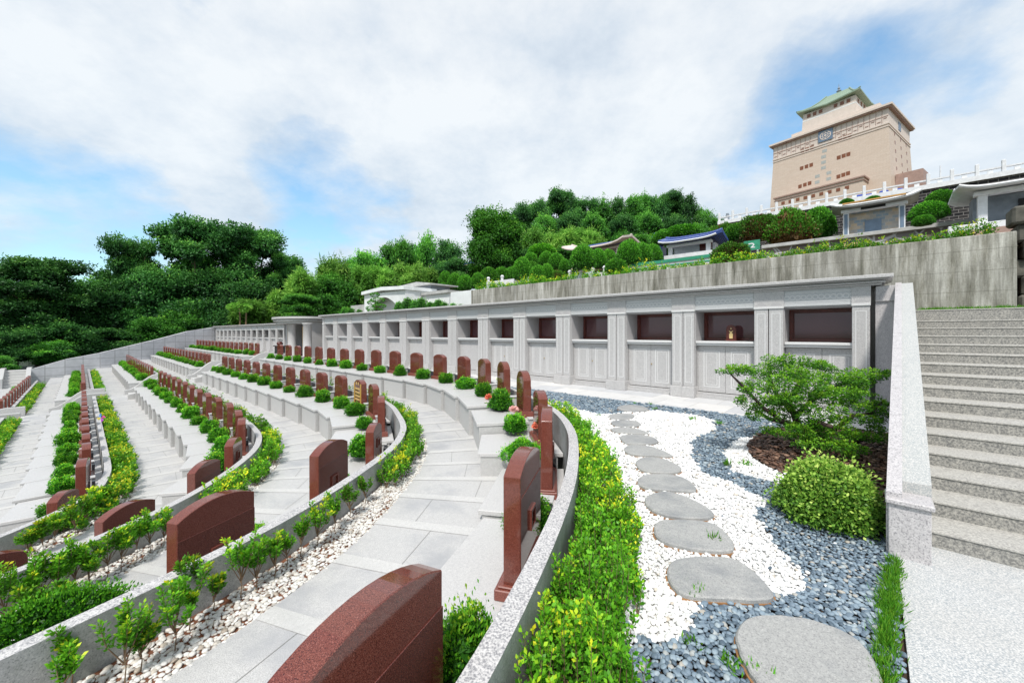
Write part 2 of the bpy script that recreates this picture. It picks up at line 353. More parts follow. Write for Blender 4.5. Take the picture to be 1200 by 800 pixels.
def pebbles(name, XY, Z, size, mat, hi=True, flat=.55, seed=1, lift=.3, kind='stuff', label=None, cat=None, elong=.35):
    rng=np.random.default_rng(seed); IV,IF=I2 if hi else I1; N=len(XY)
    ang=rng.uniform(0,2*PI,N); sc=size*rng.uniform(.65,1.35,N); e=1-rng.uniform(0,elong,N)
    th=flat*rng.uniform(.8,1.2,N)
    V=np.broadcast_to(IV,(N,len(IV),3)).copy()
    V+= rng.normal(0,.05,(N,len(IV),3))*(1 if hi else .8)
    V[:,:,0]*=sc[:,None]; V[:,:,1]*=(sc*e)[:,None]; V[:,:,2]*=(sc*th)[:,None]
    # tilt
    tx=rng.normal(0,.35,N); c,s=np.cos(tx)[:,None],np.sin(tx)[:,None]
    y=V[:,:,1]*c-V[:,:,2]*s; z=V[:,:,1]*s+V[:,:,2]*c; V[:,:,1]=y;V[:,:,2]=z
    c,s=np.cos(ang)[:,None],np.sin(ang)[:,None]
    x=V[:,:,0]*c-V[:,:,1]*s; y=V[:,:,0]*s+V[:,:,1]*c
    V[:,:,0]=x+XY[:,0:1]; V[:,:,1]=y+XY[:,1:2]
    V[:,:,2]+= (np.broadcast_to(Z,(N,))+sc*th*lift+rng.uniform(0,1,N)*sc*.7)[:,None]
    F=(IF[None]+ (np.arange(N)*len(IV))[:,None,None]).reshape(-1,3)
    t=np.repeat(rng.uniform(0,1,N),len(IV))
    return V.reshape(-1,3),F,t
def jitter_points(x0,x1,y0,y1,step,rng):
    xs=np.arange(x0,x1,step); ys=np.arange(y0,y1,step*.87)
    X,Y=np.meshgrid(xs,ys); X=X+ (np.arange(len(ys))%2)[:,None]*step*.5
    X=X+rng.uniform(-.38,.38,X.shape)*step; Y=Y+rng.uniform(-.38,.38,Y.shape)*step
    return np.stack([X.ravel(),Y.ravel()],1)
# ------------------------------------------------------------------ rows of graves
# (p, s, level of the stones' base, level of the path in front)
ROWS={
1:[(-1.5,1.05,-.42,-.5),(.85,1.68,-.42,-.5),(3.05,2.63,-.42,-.5),(4.85,3.7,-.35,-.5),(6.0,4.75,-.10,-.5),(6.9,5.95,.12,-.5),(7.75,7.4,.22,-.5),(8.5,8.95,.22,-.5),(9.08,10.6,.22,-.5),(9.34,12.3,.22,-.5),(9.4,14.0,.22,-.5),(9.4,66,.22,-.5)],
2:[(-3.0,4.6,-1.1,-1.2),(-1.0,4.95,-1.1,-1.2),(1.05,5.67,-1.1,-1.2),(2.87,6.85,-1.08,-1.2),(4.35,8.1,-.95,-1.2),(5.25,9.4,-.60,-1.2),(5.85,10.9,-.48,-1.2),(6.18,12.5,-.48,-1.2),(6.28,14,-.48,-1.2),(6.3,16,-.48,-1.2),(6.3,65,-.48,-1.2)],
3:[(-4.2,6.8,-1.8,-1.9),(-2.5,7.2,-1.8,-1.9),(-.85,7.9,-1.8,-1.9),(.49,8.75,-1.8,-1.9),(1.68,9.94,-1.7,-1.9),(2.4,11.0,-1.4,-1.9),(2.87,12.3,-1.2,-1.9),(3.1,13.8,-1.2,-1.9),(3.2,15.4,-1.2,-1.9),(3.2,17,-1.2,-1.9),(3.2,63.5,-1.2,-1.9)],
4:[(-4.5,9.6,-2.5,-2.6),(-2.8,10.3,-2.5,-2.6),(-1.3,11.3,-2.5,-2.6),(-.25,12.6,-2.3,-2.6),(.05,14.1,-1.95,-2.6),(.1,15.6,-1.92,-2.6),(.1,17,-1.92,-2.6),(.1,62,-1.92,-2.6)],
5:[(-3.0,19,-2.64,-3.3),(-3.0,21,-2.64,-3.3),(-3.0,61,-2.64,-3.3)]}
class Row:
    def __init__(s,ctrl):
        C=np.array(ctrl,float); pts=[]
        for i in range(len(C)-1):
            a=C[max(i-1,0)];b=C[i];c=C[i+1];d=C[min(i+2,len(C)-1)]
            n=int(max(4,np.linalg.norm(c[:2]-b[:2])/.15))
            lb=np.linalg.norm(c[:2]-b[:2]); la=np.linalg.norm(b[:2]-a[:2]); lc=np.linalg.norm(d[:2]-c[:2])
            if la>1e-6: a=b+(a-b)*min(1,lb/la)
            if lc>1e-6: d=c+(d-c)*min(1,lb/lc)
            if lb>10: a=2*b-c; d=2*c-b
            for k in range(n):
                t=k/n
                pts.append(.5*((2*b)+(-a+c)*t+(2*a-5*b+4*c-d)*t*t+(-a+3*b-3*c+d)*t**3))
        pts.append(C[-1]); P=np.array(pts); s.P=P
        s.L=np.concatenate([[0],np.cumsum(np.linalg.norm(np.diff(P[:,:2],axis=0),axis=1))])
    def at(s,l):
        q=np.array([np.interp(l,s.L,s.P[:,k]) for k in range(4)])
        a=np.array([np.interp(l-.25,s.L,s.P[:,k]) for k in range(2)]); b=np.array([np.interp(l+.25,s.L,s.P[:,k]) for k in range(2)])
        d=b-a; d/=np.linalg.norm(d); n=np.array([d[1],-d[0]])
        return q,d,n
    def off(s,l,o):
        q,d,n=s.at(l); return q[:2]+n*o
    def find(s,p,q):
        m=s.P[:,1]<40; i=np.argmin(((s.P[:,:2]-np.array([p,q]))**2).sum(1)); return s.L[i]
    def l_at_s(s,sv):                                # on the straight stretch
        i=np.argmax(s.P[:,1]>=sv); return np.interp(sv,s.P[i-1:i+1,1],s.L[i-1:i+1])
R={k:Row(v) for k,v in ROWS.items()}
def sm(x,a,b):
    t=min(1,max(0,(x-a)/(b-a))); return t*t*(3-2*t)
def coff(k,l):                                       # outer face of the coping behind the stones
    if k==1: return .50-.04*sm(l,R[1].find(3.05,2.63),R[1].find(4.85,3.7))
    if k==2: return .96-.50*sm(l,R[2].find(2.87,6.85),R[2].find(5.4,9.6))
    if k==3: return .62-.17*sm(l,R[3].find(.49,8.75),R[3].find(2.4,11.0))
    return .45
def boff(k,l):                                       # outer edge of the planting bed
    if k==2: return coff(2,l)+.58-.13*sm(l,R[2].find(1.05,5.67),R[2].find(3.5,7.3))
    return coff(k,l)+.45
GAP0,GAP1=32.2,35.0
SEND={1:60.5,2:58.5,3:56.5,4:55.5,5:54}
EXPL={1:[(.85,1.68),(3.05,2.63),(4.85,3.7),(6.0,4.75),(6.9,5.95),(7.75,7.4),(8.5,8.95),(9.08,10.6),(9.35,12.25)],
 2:[(-1.0,4.95),(1.05,5.67),(2.87,6.85),(4.35,8.1),(5.25,9.4),(5.85,10.9),(6.17,12.4)],
 3:[(-.85,7.9),(.49,8.75),(1.68,9.94),(2.4,11.0),(2.87,12.3),(3.1,13.7)],
 4:[(-.25,12.6),(.05,14.0)],5:[(-3.0,21.5)]}
SPC={1:1.66,2:1.70,3:1.6,4:1.6,5:1.7}
SPCL={1:1.58,2:1.5,3:1.45,4:1.45,5:1.6}
ROWNAME={1:'top row',2:'second row',3:'third row',4:'fourth row',5:'lowest row'}
def seats(k):
    r=R[k]; near=[r.find(p,s) for p,s in EXPL[k]]
    l=near[-1]+SPC[k]; lg=r.l_at_s(GAP0-.9)
    while l<lg: near.append(l); l+=SPC[k]
    far=[]; l=r.l_at_s(GAP1+.9); le=r.l_at_s(SEND[k])
    while l<le: far.append(l); l+=SPCL[k]
    return near,far
SE={k:seats(k) for k in R}
# ---- headstone prototypes (local: x along the row, -y the front, z up)
def arch(w,h,rise,n=12,notch=.0):
    pts=[(-w/2,0),(w/2,0),(w/2,h)]
    R_=(w*w/4+rise*rise)/(2*rise); a0=math.asin(w/2/R_)
    for i in range(1,n): a=a0-2*a0*i/n; pts.append((R_*math.sin(a),h+rise-R_+R_*math.cos(a)))
    pts.append((-w/2,h)); return pts
TXZ=Matrix(((1,0,0,0),(0,0,-1,0),(0,1,0,0),(0,0,0,1)))   # (x,y,z)->(x,-z,y)
def headstone(kind,w=.70,h=.74,rise=.11,t=.17,detail=True):
    t_=thing('headstone','x','headstone')
    s=MB().prism(arch(w,h,rise),-t/2,t/2,Matrix.Translation((0,0,.12))@TXZ)
    lpart('slab',s,M['red'],t_,.006)
    b=MB().box(-w/2-.07,w/2+.07,-t/2-.07,t/2+.07,0,.10); b.box(-w/2-.045,w/2+.045,-t/2-.045,t/2+.045,.10,.122)
    lpart('plinth',b,M['redhoned'],t_,.008)
    if detail:
        # back: lower honed facing and a small framed niche
        bp=MB().box(-w/2+.002,w/2-.002,t/2,t/2+.007,.14,.12+h*.80); pb=lpart('back_panel',bp,M['redface'],t_,.002)
        nf=MB()
        for x0,x1,z0,z1 in ((-.10,.10,.46,.485),(-.10,.10,.635,.66),(-.10,-.075,.485,.635),(.075,.10,.485,.635)): nf.box(x0,x1,t/2+.007,t/2+.03,z0,z1)
        lpart('niche_frame',nf,M['red'],t_)
        # front: inset face, inscription tablet
        fp=MB().prism(arch(w-.10,h-.07,rise*.9),t/2,t/2+.006,Matrix.Translation((0,0,.15))@TXZ)
        lpart('front_face',fp,M['redface'],t_,.002)
    if kind=='gold':
        bd=MB(); outer=arch(w-.015,h-.02,rise); 
        lpart('gold_border',MB().box(-w/2+.005,-w/2+.085,-t/2-.014,-t/2-.0,.14,.12+h-.01),M['gold'],t_)
        lpart('gold_border',MB().box(w/2-.085,w/2-.005,-t/2-.014,-t/2,.14,.12+h-.01),M['gold'],t_)
        tx=MB(); rr=random.Random(3)
        def glyph(cx,cz,sz):
            for q in range(3): tx.box(cx-sz*.45,cx+sz*.45,-t/2-.014,-t/2-.006,cz-sz*.35+q*sz*.33,cz-sz*.35+q*sz*.33+sz*.1)
            tx.box(cx-sz*.06,cx+sz*.06,-t/2-.015,-t/2-.006,cz-sz*.45,cz+sz*.45)
            if rr.random()<.6: tx.box(cx-sz*.42,cx-sz*.32,-t/2-.015,-t/2-.006,cz-sz*.4,cz+sz*.3)
            if rr.random()<.6: tx.box(cx+sz*.32,cx+sz*.42,-t/2-.015,-t/2-.006,cz-sz*.4,cz+sz*.3)
        for x in (-.10,.10): glyph(x,.12+h-.01,.10)
        for z in (.68,.56,.44,.33):
            for x in (-.19,-.115,-.04,.04,.115,.19): glyph(x,z,.068)
        lpart('inscription',tx,M['goldtext'],t_)
    if kind=='lines':
        tx=MB()
        for z in (.30,.36,.42,.48,.54,.60,.66): tx.box(-w/2+.09,w/2-.09,-t/2-.009,-t/2-.0065,z,z+.012)
        lpart('inscription',tx,M['redhoned'],t_)
    return t_
hs_plain=headstone('plain'); hs_gold=headstone('gold'); hs_lines=headstone('lines'); hs_far=headstone('far',detail=False)
hs_round=headstone('plain',.62,.68,.19)
hs_big=headstone('plain',.90,.98,.12,.16)
USED={}
def place(proto,loc,rz,sc,label,group):
    if proto not in USED:
        USED[proto]=1; proto.location=loc; proto.rotation_euler=(0,0,rz); proto.scale=(sc,)*3 if not isinstance(sc,tuple) else sc
        proto['label']=label
        if group: proto['group']=group
        return proto
    return dup(proto,loc,rz,sc,label,group)
# ---- shrub meshes
def ballmesh(name,n,r,leaf,mat,seed,squash=.85,stray=.1,yel=0.0,core=True,lumpy=.08,wide=.55,up=.35):
    rng=np.random.default_rng(seed); d=sph(n,rng); d[:,2]=np.abs(d[:,2])*1.0-.18*rng.random(n)
    d=unit(d)
    ph=rng.uniform(0,6,(4,)); lump=1+lumpy*(np.sin(d[:,0]*5+ph[0])*np.sin(d[:,1]*5+ph[1])+np.sin(d[:,2]*6+ph[2])*.6)
    rad=r*lump*(1-np.abs(rng.normal(0,.10,n)))*(1+stray*(rng.random(n)<.12)*rng.random(n))
    P=d*rad[:,None]; P[:,2]=P[:,2]*squash*.85+r*squash*.22
    D=d+rng.normal(0,.55 if up else .9,(n,3))+np.array([0,0,up])
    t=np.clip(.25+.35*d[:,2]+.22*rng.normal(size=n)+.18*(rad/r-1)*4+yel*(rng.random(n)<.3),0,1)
    V,F,T=leafquads(P,D,leaf*rng.uniform(.7,1.3,n),leaf*wide*rng.uniform(.8,1.2,n),t,rng)
    if core:
        cv=I2[0]*np.array([r*.80,r*.80,r*.80*squash])+np.array([0,0,r*squash*.28]); cf=I2[1]
        # core of coarse leaves (triangles turned to degenerate-free quads are avoided: add extra leaves inside)
        m=int(n*.45); d2=sph(m,rng); P2=d2*(r*.78)*rng.uniform(.75,1,m)[:,None]; P2[:,2]=P2[:,2]*squash+r*squash*.28; P2[:,2]=np.maximum(P2[:,2],.01)
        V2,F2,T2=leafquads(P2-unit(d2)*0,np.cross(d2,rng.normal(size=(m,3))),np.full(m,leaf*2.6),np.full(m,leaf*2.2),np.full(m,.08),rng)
        F2=F2+len(V); V=np.concatenate([V,V2]);F=np.concatenate([F,F2]);T=np.concatenate([T,T2])
    V[:,2]=np.maximum(V[:,2],0)
    return npmesh(name,V,F,mat,T)
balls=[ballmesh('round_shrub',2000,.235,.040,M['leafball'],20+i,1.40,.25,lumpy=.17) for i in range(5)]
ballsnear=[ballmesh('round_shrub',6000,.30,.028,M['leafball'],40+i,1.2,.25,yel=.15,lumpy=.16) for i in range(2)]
shn=0
for k in (1,2,3,4,5):
    r=R[k]; near,far=SE[k]
    for grp,ls in (('n',near),('f',far)):
        for i,l in enumerate(ls):
            q,d,n=r.at(l); nv=W(n[0],n[1]); rz=math.atan2(nv.y,nv.x)-PI/2
            loc=W(q[0],q[1],q[2])
            side='counting away from the camera end' if grp=='n' else 'counting from the crossing stairs towards the far end wall'
            stretch='near stretch' if grp=='n' else 'far stretch'
            nm=ORD[i+1]
            lab=f'red granite headstone, {nm} in the {stretch} of the {ROWNAME[k]}'
            jr=random.Random(k*100+i+(50 if grp=='f' else 0))
            sc=1.0; proto=hs_plain
            if grp=='f' or k>=4: proto=hs_far
            if k==1 and grp=='n':
                if i==0: lab='big red granite headstone cropped by the bottom edge, its arched back nearest the camera'
                elif i==1: lab='red granite headstone on a stepped plinth beside the curved coping, second in the highest row'
                elif i in (3,4,5): proto=hs_round if i!=3 else hs_plain
                if i==6: proto=hs_lines; 
            if k==2 and grp=='n':
                if i==6: proto=hs_gold; lab='red granite headstone with gold border and gold inscription, at the bend of the second row'
                if i==1: lab='wide red granite headstone behind the pebble bed at lower left, second in the second row'
            if grp=='n' and ((k in (1,2,3) and i<3)): proto=hs_big; sc=.9 if k==3 else 1.0
            if k==1 and grp=='n' and i==0: sc=1.1
            place(proto,loc,rz,(sc,sc,sc*jr.uniform(.985,1.02)) if not(k==1 and grp=='n' and i==0) else (1.14,1.0,1.0),lab,'red granite headstones on the terraces')
            # ledger (grave cover) in front of the stone
            la=ls[i-1] if i>0 else l-1.7; lb=ls[i+1] if i<len(ls)-1 else l+1.6
            a=(l+max(la,l-2.5))/2+.032; b=(l+min(lb,l+2.5))/2-.032
            zt,zf=q[2],q[3]; hh=zt-zf
            def quad(o0,o1,a_,b_): return [tuple(W(*r.off(x,o))[:2]) for x,o in ((a_,o0-.045),(b_,o0+.045),(b_,o1),(a_,o1))]
            root=thing('grave_ledger',f'pale granite ledger of the {nm} grave, {stretch} of the {ROWNAME[k]}','grave ledger',W(q[0]-n[0]*.5,q[1]-n[1]*.5,zf),rz,'pale granite grave ledgers')
            depth=1.12 if hh>.3 else .78
            if hh>.12: part('block',MB().prism(quad(-depth+.035,.22,a+.012,b-.012),zf-.06,zt-.065),M['ledger'],root)
            bo=coff(k,l)-.14
            part('top_slab',MB().prism(quad(-depth-.015,coff(k,l)-.145,a-.008,b+.008),max(zt-.065,zf-.04),zt),M['ledgertop'],root,.006)
            # incense box between the stones
            if not(grp=='f' and k>2) and i<len(ls)-1:
                lm=(l+lb)/2-.0; qq,dd,nn=r.at(lm); nw=W(nn[0],nn[1]); T=Matrix.Translation(W(qq[0],qq[1],zt))@Matrix.Rotation(math.atan2(nw.y,nw.x)-PI/2,4,'Z')
                bx=MB().box(-.16,.0,-.06,.14,0,.26,T); bx.box(-.18,.02,-.08,.16,.26,.285,T)
                ib=part('incense_box',bx,M['ledgertop'],root,.004)
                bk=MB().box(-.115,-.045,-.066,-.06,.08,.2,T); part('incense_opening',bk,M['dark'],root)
                bs=MB().box(.0,.24,.10,.16,0,.24,T); part('side_stone',bs,M['black'],root)
            # shrub on the ledger
            ls_=l+ (.60 if k!=1 or i>2 else .75)
            if grp=='n' and i<3: ls_=l+.85
            qq,dd,nn=r.at(ls_); pp=qq[:2]-nn*(.40 if not(k==1 and i<2) else .12)
            if grp=='n' and i<=2 and k in(1,2): me=ballsnear[i%2]; nmz='leafy_shrub'; sc=jr.uniform(.9,1.1)
            else: me=balls[shn%5]; nmz='round_shrub'; sc=jr.uniform(.86,1.24)
            shn+=1
            o=obj(nmz,me); o.location=W(pp[0],pp[1],qq[2]-.01); o.rotation_euler=(0,0,jr.uniform(0,6)); o.scale=(sc*jr.uniform(.92,1.1),sc*jr.uniform(.92,1.1),sc*jr.uniform(.8,1.1))
            props(o,f'clipped green shrub on the {nm} grave, {stretch} of the {ROWNAME[k]}','shrub','clipped shrubs on the grave ledgers')
# ---- copings, beds, paths
def ray_hit(q,n,poly):
    """first hit of q - n*t with the polyline poly, t>0"""
    best=None
    d=-n
    for i in range(len(poly)-1):
        a=poly[i];b=poly[i+1];e=b-a; den=d[0]*e[1]-d[1]*e[0]
        if abs(den)<1e-9: continue
        w=a-q; t=(w[0]*e[1]-w[1]*e[0])/den; u=(w[0]*d[1]-w[1]*d[0])/den
        if t>.05 and -1e-6<=u<=1+1e-6 and (best is None or t<best): best=t
    return best
def sample(k,ds=.4,l0=0,l1=None):
    r=R[k]; l1=l1 if l1 is not None else r.L[-1]; n=int((l1-l0)/ds)+1
    return np.linspace(l0,l1,n)
PATHQ={}
BED=.84
for k in (1,2,3,4):
    r=R[k]; r2=R[k+1]
    off2=np.array([r2.off(l,boff(k+1,l)) for l in sample(k+1,.3)])
    st=[]
    for l in sample(k,.42):
        q,d,n=r.at(l); a=q[:2]-n*.70
        t=ray_hit(a,n,off2)
        if t is None or t>5: t=st[-1][2] if st else 2.8
        if k==4 and q[1]<22: t=2.0
        st.append((a,a-n*t,t,q[3]))
    PATHQ[k]=st
def bedlevel(k,pt):                                  # level of the planting bed outside row k's coping
    if k==1: return -.02
    st=PATHQ[k-1]; i=min(range(len(st)),key=lambda i:((st[i][1]-pt)**2).sum()); return st[i][3]
pm=MB(); bm_=MB()
for k in (1,2,3,4):
    st=PATHQ[k]
    for i in range(len(st)-1):
        (a0,b0,_,z0),(a1,b1,_,z1)=st[i],st[i+1]
        zz=(z0+z1)/2
        pm.add([W(a0[0],a0[1],z0),W(a1[0],a1[1],z1),W(b1[0],b1[1],z1),W(b0[0],b0[1],z0)],[(0,1,2,3)])
    # cream bands across the path at a regular pitch
    r=R[k]; off2=np.array([r.off(0,0)])
    for l in np.arange(.5,r.L[-1]-1,1.0):
        j=l/r.L[-1]*(len(st)-1); i=int(j); f=j-i
        if i+1>=len(st): continue
        def lerp(x,y,f): return x*(1-f)+y*f
        wdt=.20/ (r.L[-1]/(len(st)-1))
        i2=min(i+1,len(st)-1); f2=f+wdt
        A0=lerp(st[i][0],st[i2][0],f);B0=lerp(st[i][1],st[i2][1],f);A1=lerp(st[i][0],st[i2][0],f2);B1=lerp(st[i][1],st[i2][1],f2)
        z0=lerp(st[i][3],st[i2][3],f)+.005; z1=lerp(st[i][3],st[i2][3],f2)+.005
        if GAP0<A0[1]<GAP1: continue
        bm_.add([W(A0[0],A0[1],z0),W(A1[0],A1[1],z1),W(B1[0],B1[1],z1),W(B0[0],B0[1],z0)],[(0,1,2,3)])
    # joints: thin dark lines midway are left to the stone's own staining
def pavejoint():
    jm=MB()
    for k in (1,2,3,4):
        st=PATHQ[k]; r=R[k]
        L=r.L[-1]; n=len(st)-1
        for l in np.arange(.5,L-1,1.0):
            for f_,off in ((.42,0.0),(.5,0.0)):
                pass
            j0=(l+.2)/L*n; j1=(l+1.0)/L*n
            def pt(j,t):
                i=min(int(j),n-1); f=j-i; a=st[i][0]*(1-f)+st[i+1][0]*f; b=st[i][1]*(1-f)+st[i+1][1]*f; z=st[i][3]*(1-f)+st[i+1][3]*f
                return a*(1-t)+b*t,z
            if j1>=n: continue
            t=.45+.2*((int(l)%3)-1)
            (a,z),(b,z2)=pt(j0,t),pt(j1,t); w=b-a; w=np.array([w[1],-w[0]])/np.linalg.norm(w)*.0035
            jm.add([W(*(a+w),z+.0035),W(*(b+w),z2+.0035),W(*(b-w),z2+.0035),W(*(a-w),z+.0035)],[(0,1,2,3)])
    return jm
struct('terrace_paths',pm,M['pave']); struct('path_bands',bm_,M['band']); struct('path_joints',pavejoint(),plain('joint_grout',(.27,.27,.26),.9))
pl=MB(); pl.wbox(-14,-3.7,14,61,-3.6,-3.3); struct('lowest_path',pl,M['pave'])
lg=MB()
for s in np.arange(15,60,1.0): lg.wbox(-8,-3.8,s,s+.2,-3.298,-3.294)
struct('lowest_path_bands',lg,M['band'])
grs=MB().wbox(-60,-8,30,61,-3.7,-3.28); struct('lower_lawn',grs,plain('lawn',(.06,.20,.02),.9,0,.4,3))
def ribbon(mb,k,l0,l1,o0,o1,zf0,zf1,ds=.35,mi_top=0,mi_side=1):
    """wall of row k between offsets o0<o1, bottom zf0(pt) top zf1(pt)"""
    r=R[k]; n=max(2,int((l1-l0)/ds)+1); rows=[]
    for l in np.linspace(l0,l1,n):
        a=r.off(l,o0(l) if callable(o0) else o0); b=r.off(l,o1(l) if callable(o1) else o1); z0=zf0(l); z1=zf1(l)
        rows.append([W(a[0],a[1],z0),W(a[0],a[1],z1),W(b[0],b[1],z1),W(b[0],b[1],z0)])
    vs=[v for x in rows for v in x]
    ft=[];fs=[]
    for i in range(n-1):
        j=4*i; fs.append((j,j+4,j+5,j+1)); ft.append((j+1,j+5,j+6,j+2)); fs.append((j+2,j+6,j+7,j+3)); fs.append((j+3,j+7,j+4,j))
    fs.append((0,1,2,3)); j=4*(n-1); fs.append((j+3,j+2,j+1,j))
    nn=len(mb.v); mb.add(vs,ft,mi_top); 
    mb.f+=[tuple(x+nn for x in f) for f in fs]; mb.m+=[mi_side]*len(fs)
for k in (1,2,3,4,5):
    r=R[k]
    lv={}
    def blev(l,k=k,r=r):
        return bedlevel(k,r.off(l,.8))
    for a,b,nm in ((0.0,r.l_at_s(GAP0-.3),'near'),(r.l_at_s(GAP1+.3),r.l_at_s(SEND[k]+.6),'far')):
        if k==5: b= b
        mb=MB()
        top=.43 if k==1 else .40
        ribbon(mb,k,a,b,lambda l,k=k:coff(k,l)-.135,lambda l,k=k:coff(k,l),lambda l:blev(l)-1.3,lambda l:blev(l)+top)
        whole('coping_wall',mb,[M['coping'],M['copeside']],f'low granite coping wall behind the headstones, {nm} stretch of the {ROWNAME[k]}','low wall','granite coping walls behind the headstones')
        if k>1:
            bd=MB(); ribbon(bd,k,a,b,lambda l,k=k:coff(k,l)-.005,lambda l,k=k:boff(k,l)+.02,lambda l:blev(l)-.4,lambda l:blev(l)-.02,mi_side=0)
            props(obj('planting_bed',bd.mesh('planting_bed',M['soil'])),kind='structure')
# ---- crossing stairs and scroll walls in the gaps
sf=MB()
for k in (1,2,3,4,5):
    p=R[k].P[-1][0]; zt=R[k-1].P[-1][3] if k>1 else -.02; zb=R[k].P[-1][3]
    n=5
    for i in range(n):
        sf.wbox(p-1.2+i*.34,p+.9,GAP0+.35,GAP1-.35,zb-.1,zb+(zt-zb)*(i+1)/(n)-.004)
    for s0,tag in ((GAP0-.05,'nearer'),(GAP1-.25,'farther')):
        T=Matrix.Rotation(RZ,4,'Z')@Matrix.Translation((-(s0+.3),0,0))@Matrix(((0,0,1,0),(1,0,0,0),(0,1,0,0),(0,0,0,1)))
        prof=[(p-1.35,zb-.1),(p+.9,zb-.1),(p+.9,zt+.5),(p+.2,zt+.5)]
        for q in range(1,7):
            t=q/7; prof.append((p+.2-1.5*t,zt+.5-(zt+.5-zb-.28)*(.5-.5*math.cos(PI*t))))
        prof+= [(p-1.35,zb+.28)]
        whole('stair_cheek_wall',MB().prism(prof,0,.28,T),M['ledger'],f'curved granite cheek wall on the {tag} side of the stairs through the {ROWNAME[k]}','stair wall','curved cheek walls of the crossing stairs',.01)
struct('crossing_steps',sf,M['band'])
# ---- far end wall
ew=MB(); E=[(-3.4,62.2,-1.65),(-1,62.6,-.75),(1.5,63.2,-.2),(3.7,64,.45),(6.5,65.2,1.25),(9.5,66.7,2.2),(12.9,68.5,2.85)]
for i in range(len(E)-1):
    (p0,s0,z0),(p1,s1,z1)=E[i],E[i+1]
    a=W(p0,s0);b=W(p1,s1);nrm=Vector((b.y-a.y,-(b.x-a.x),0)).normalized()*.3
    if nrm.dot(W(0,1))<0: nrm=-nrm
    vs=[a+Vector((0,0,-4)),b+Vector((0,0,-4)),b+Vector((0,0,z1)),a+Vector((0,0,z0))]
    ew.add(vs+[v+nrm for v in vs],[(0,1,2,3),(7,6,5,4),(3,2,6,7),(0,3,7,4),(1,5,6,2)])
whole('end_wall',ew,M['crosswall'],'long tiled grey end wall rising in steps with the hillside at the far end of the terraces','wall')
# far stairs at left edge
fs_=thing('stair_flight','short flight of grey steps between two sloped side walls at the far left edge','stairs',W(-4.4,61.2,-3.3),RZ)
a=MB()
for i in range(6): a.wbox(-5.05,-3.65,61.0+i*.36,64,-3.4,-3.3+.26*(i+1))
part('steps',a,M['band'],fs_)
for p0 in (-5.35,-3.68):
    T=Matrix.Rotation(RZ,4,'Z')@Matrix.Translation((0,p0,0))@Matrix(((-1,0,0,0),(0,0,1,0),(0,1,0,0),(0,0,0,1)))
    part('side_wall',MB().prism([(60.7,-3.35),(64,-3.35),(64,-1.5),(62.6,-1.5),(61.2,-2.35),(60.7,-2.4)],0,.32,T),M['ledger'],fs_)
whole('low_end_wall',MB().wbox(-40,-5.36,62.2,62.6,-3.6,-2.55),M['crosswall'],'low grey wall left of the far stair flight, at the left edge','wall')
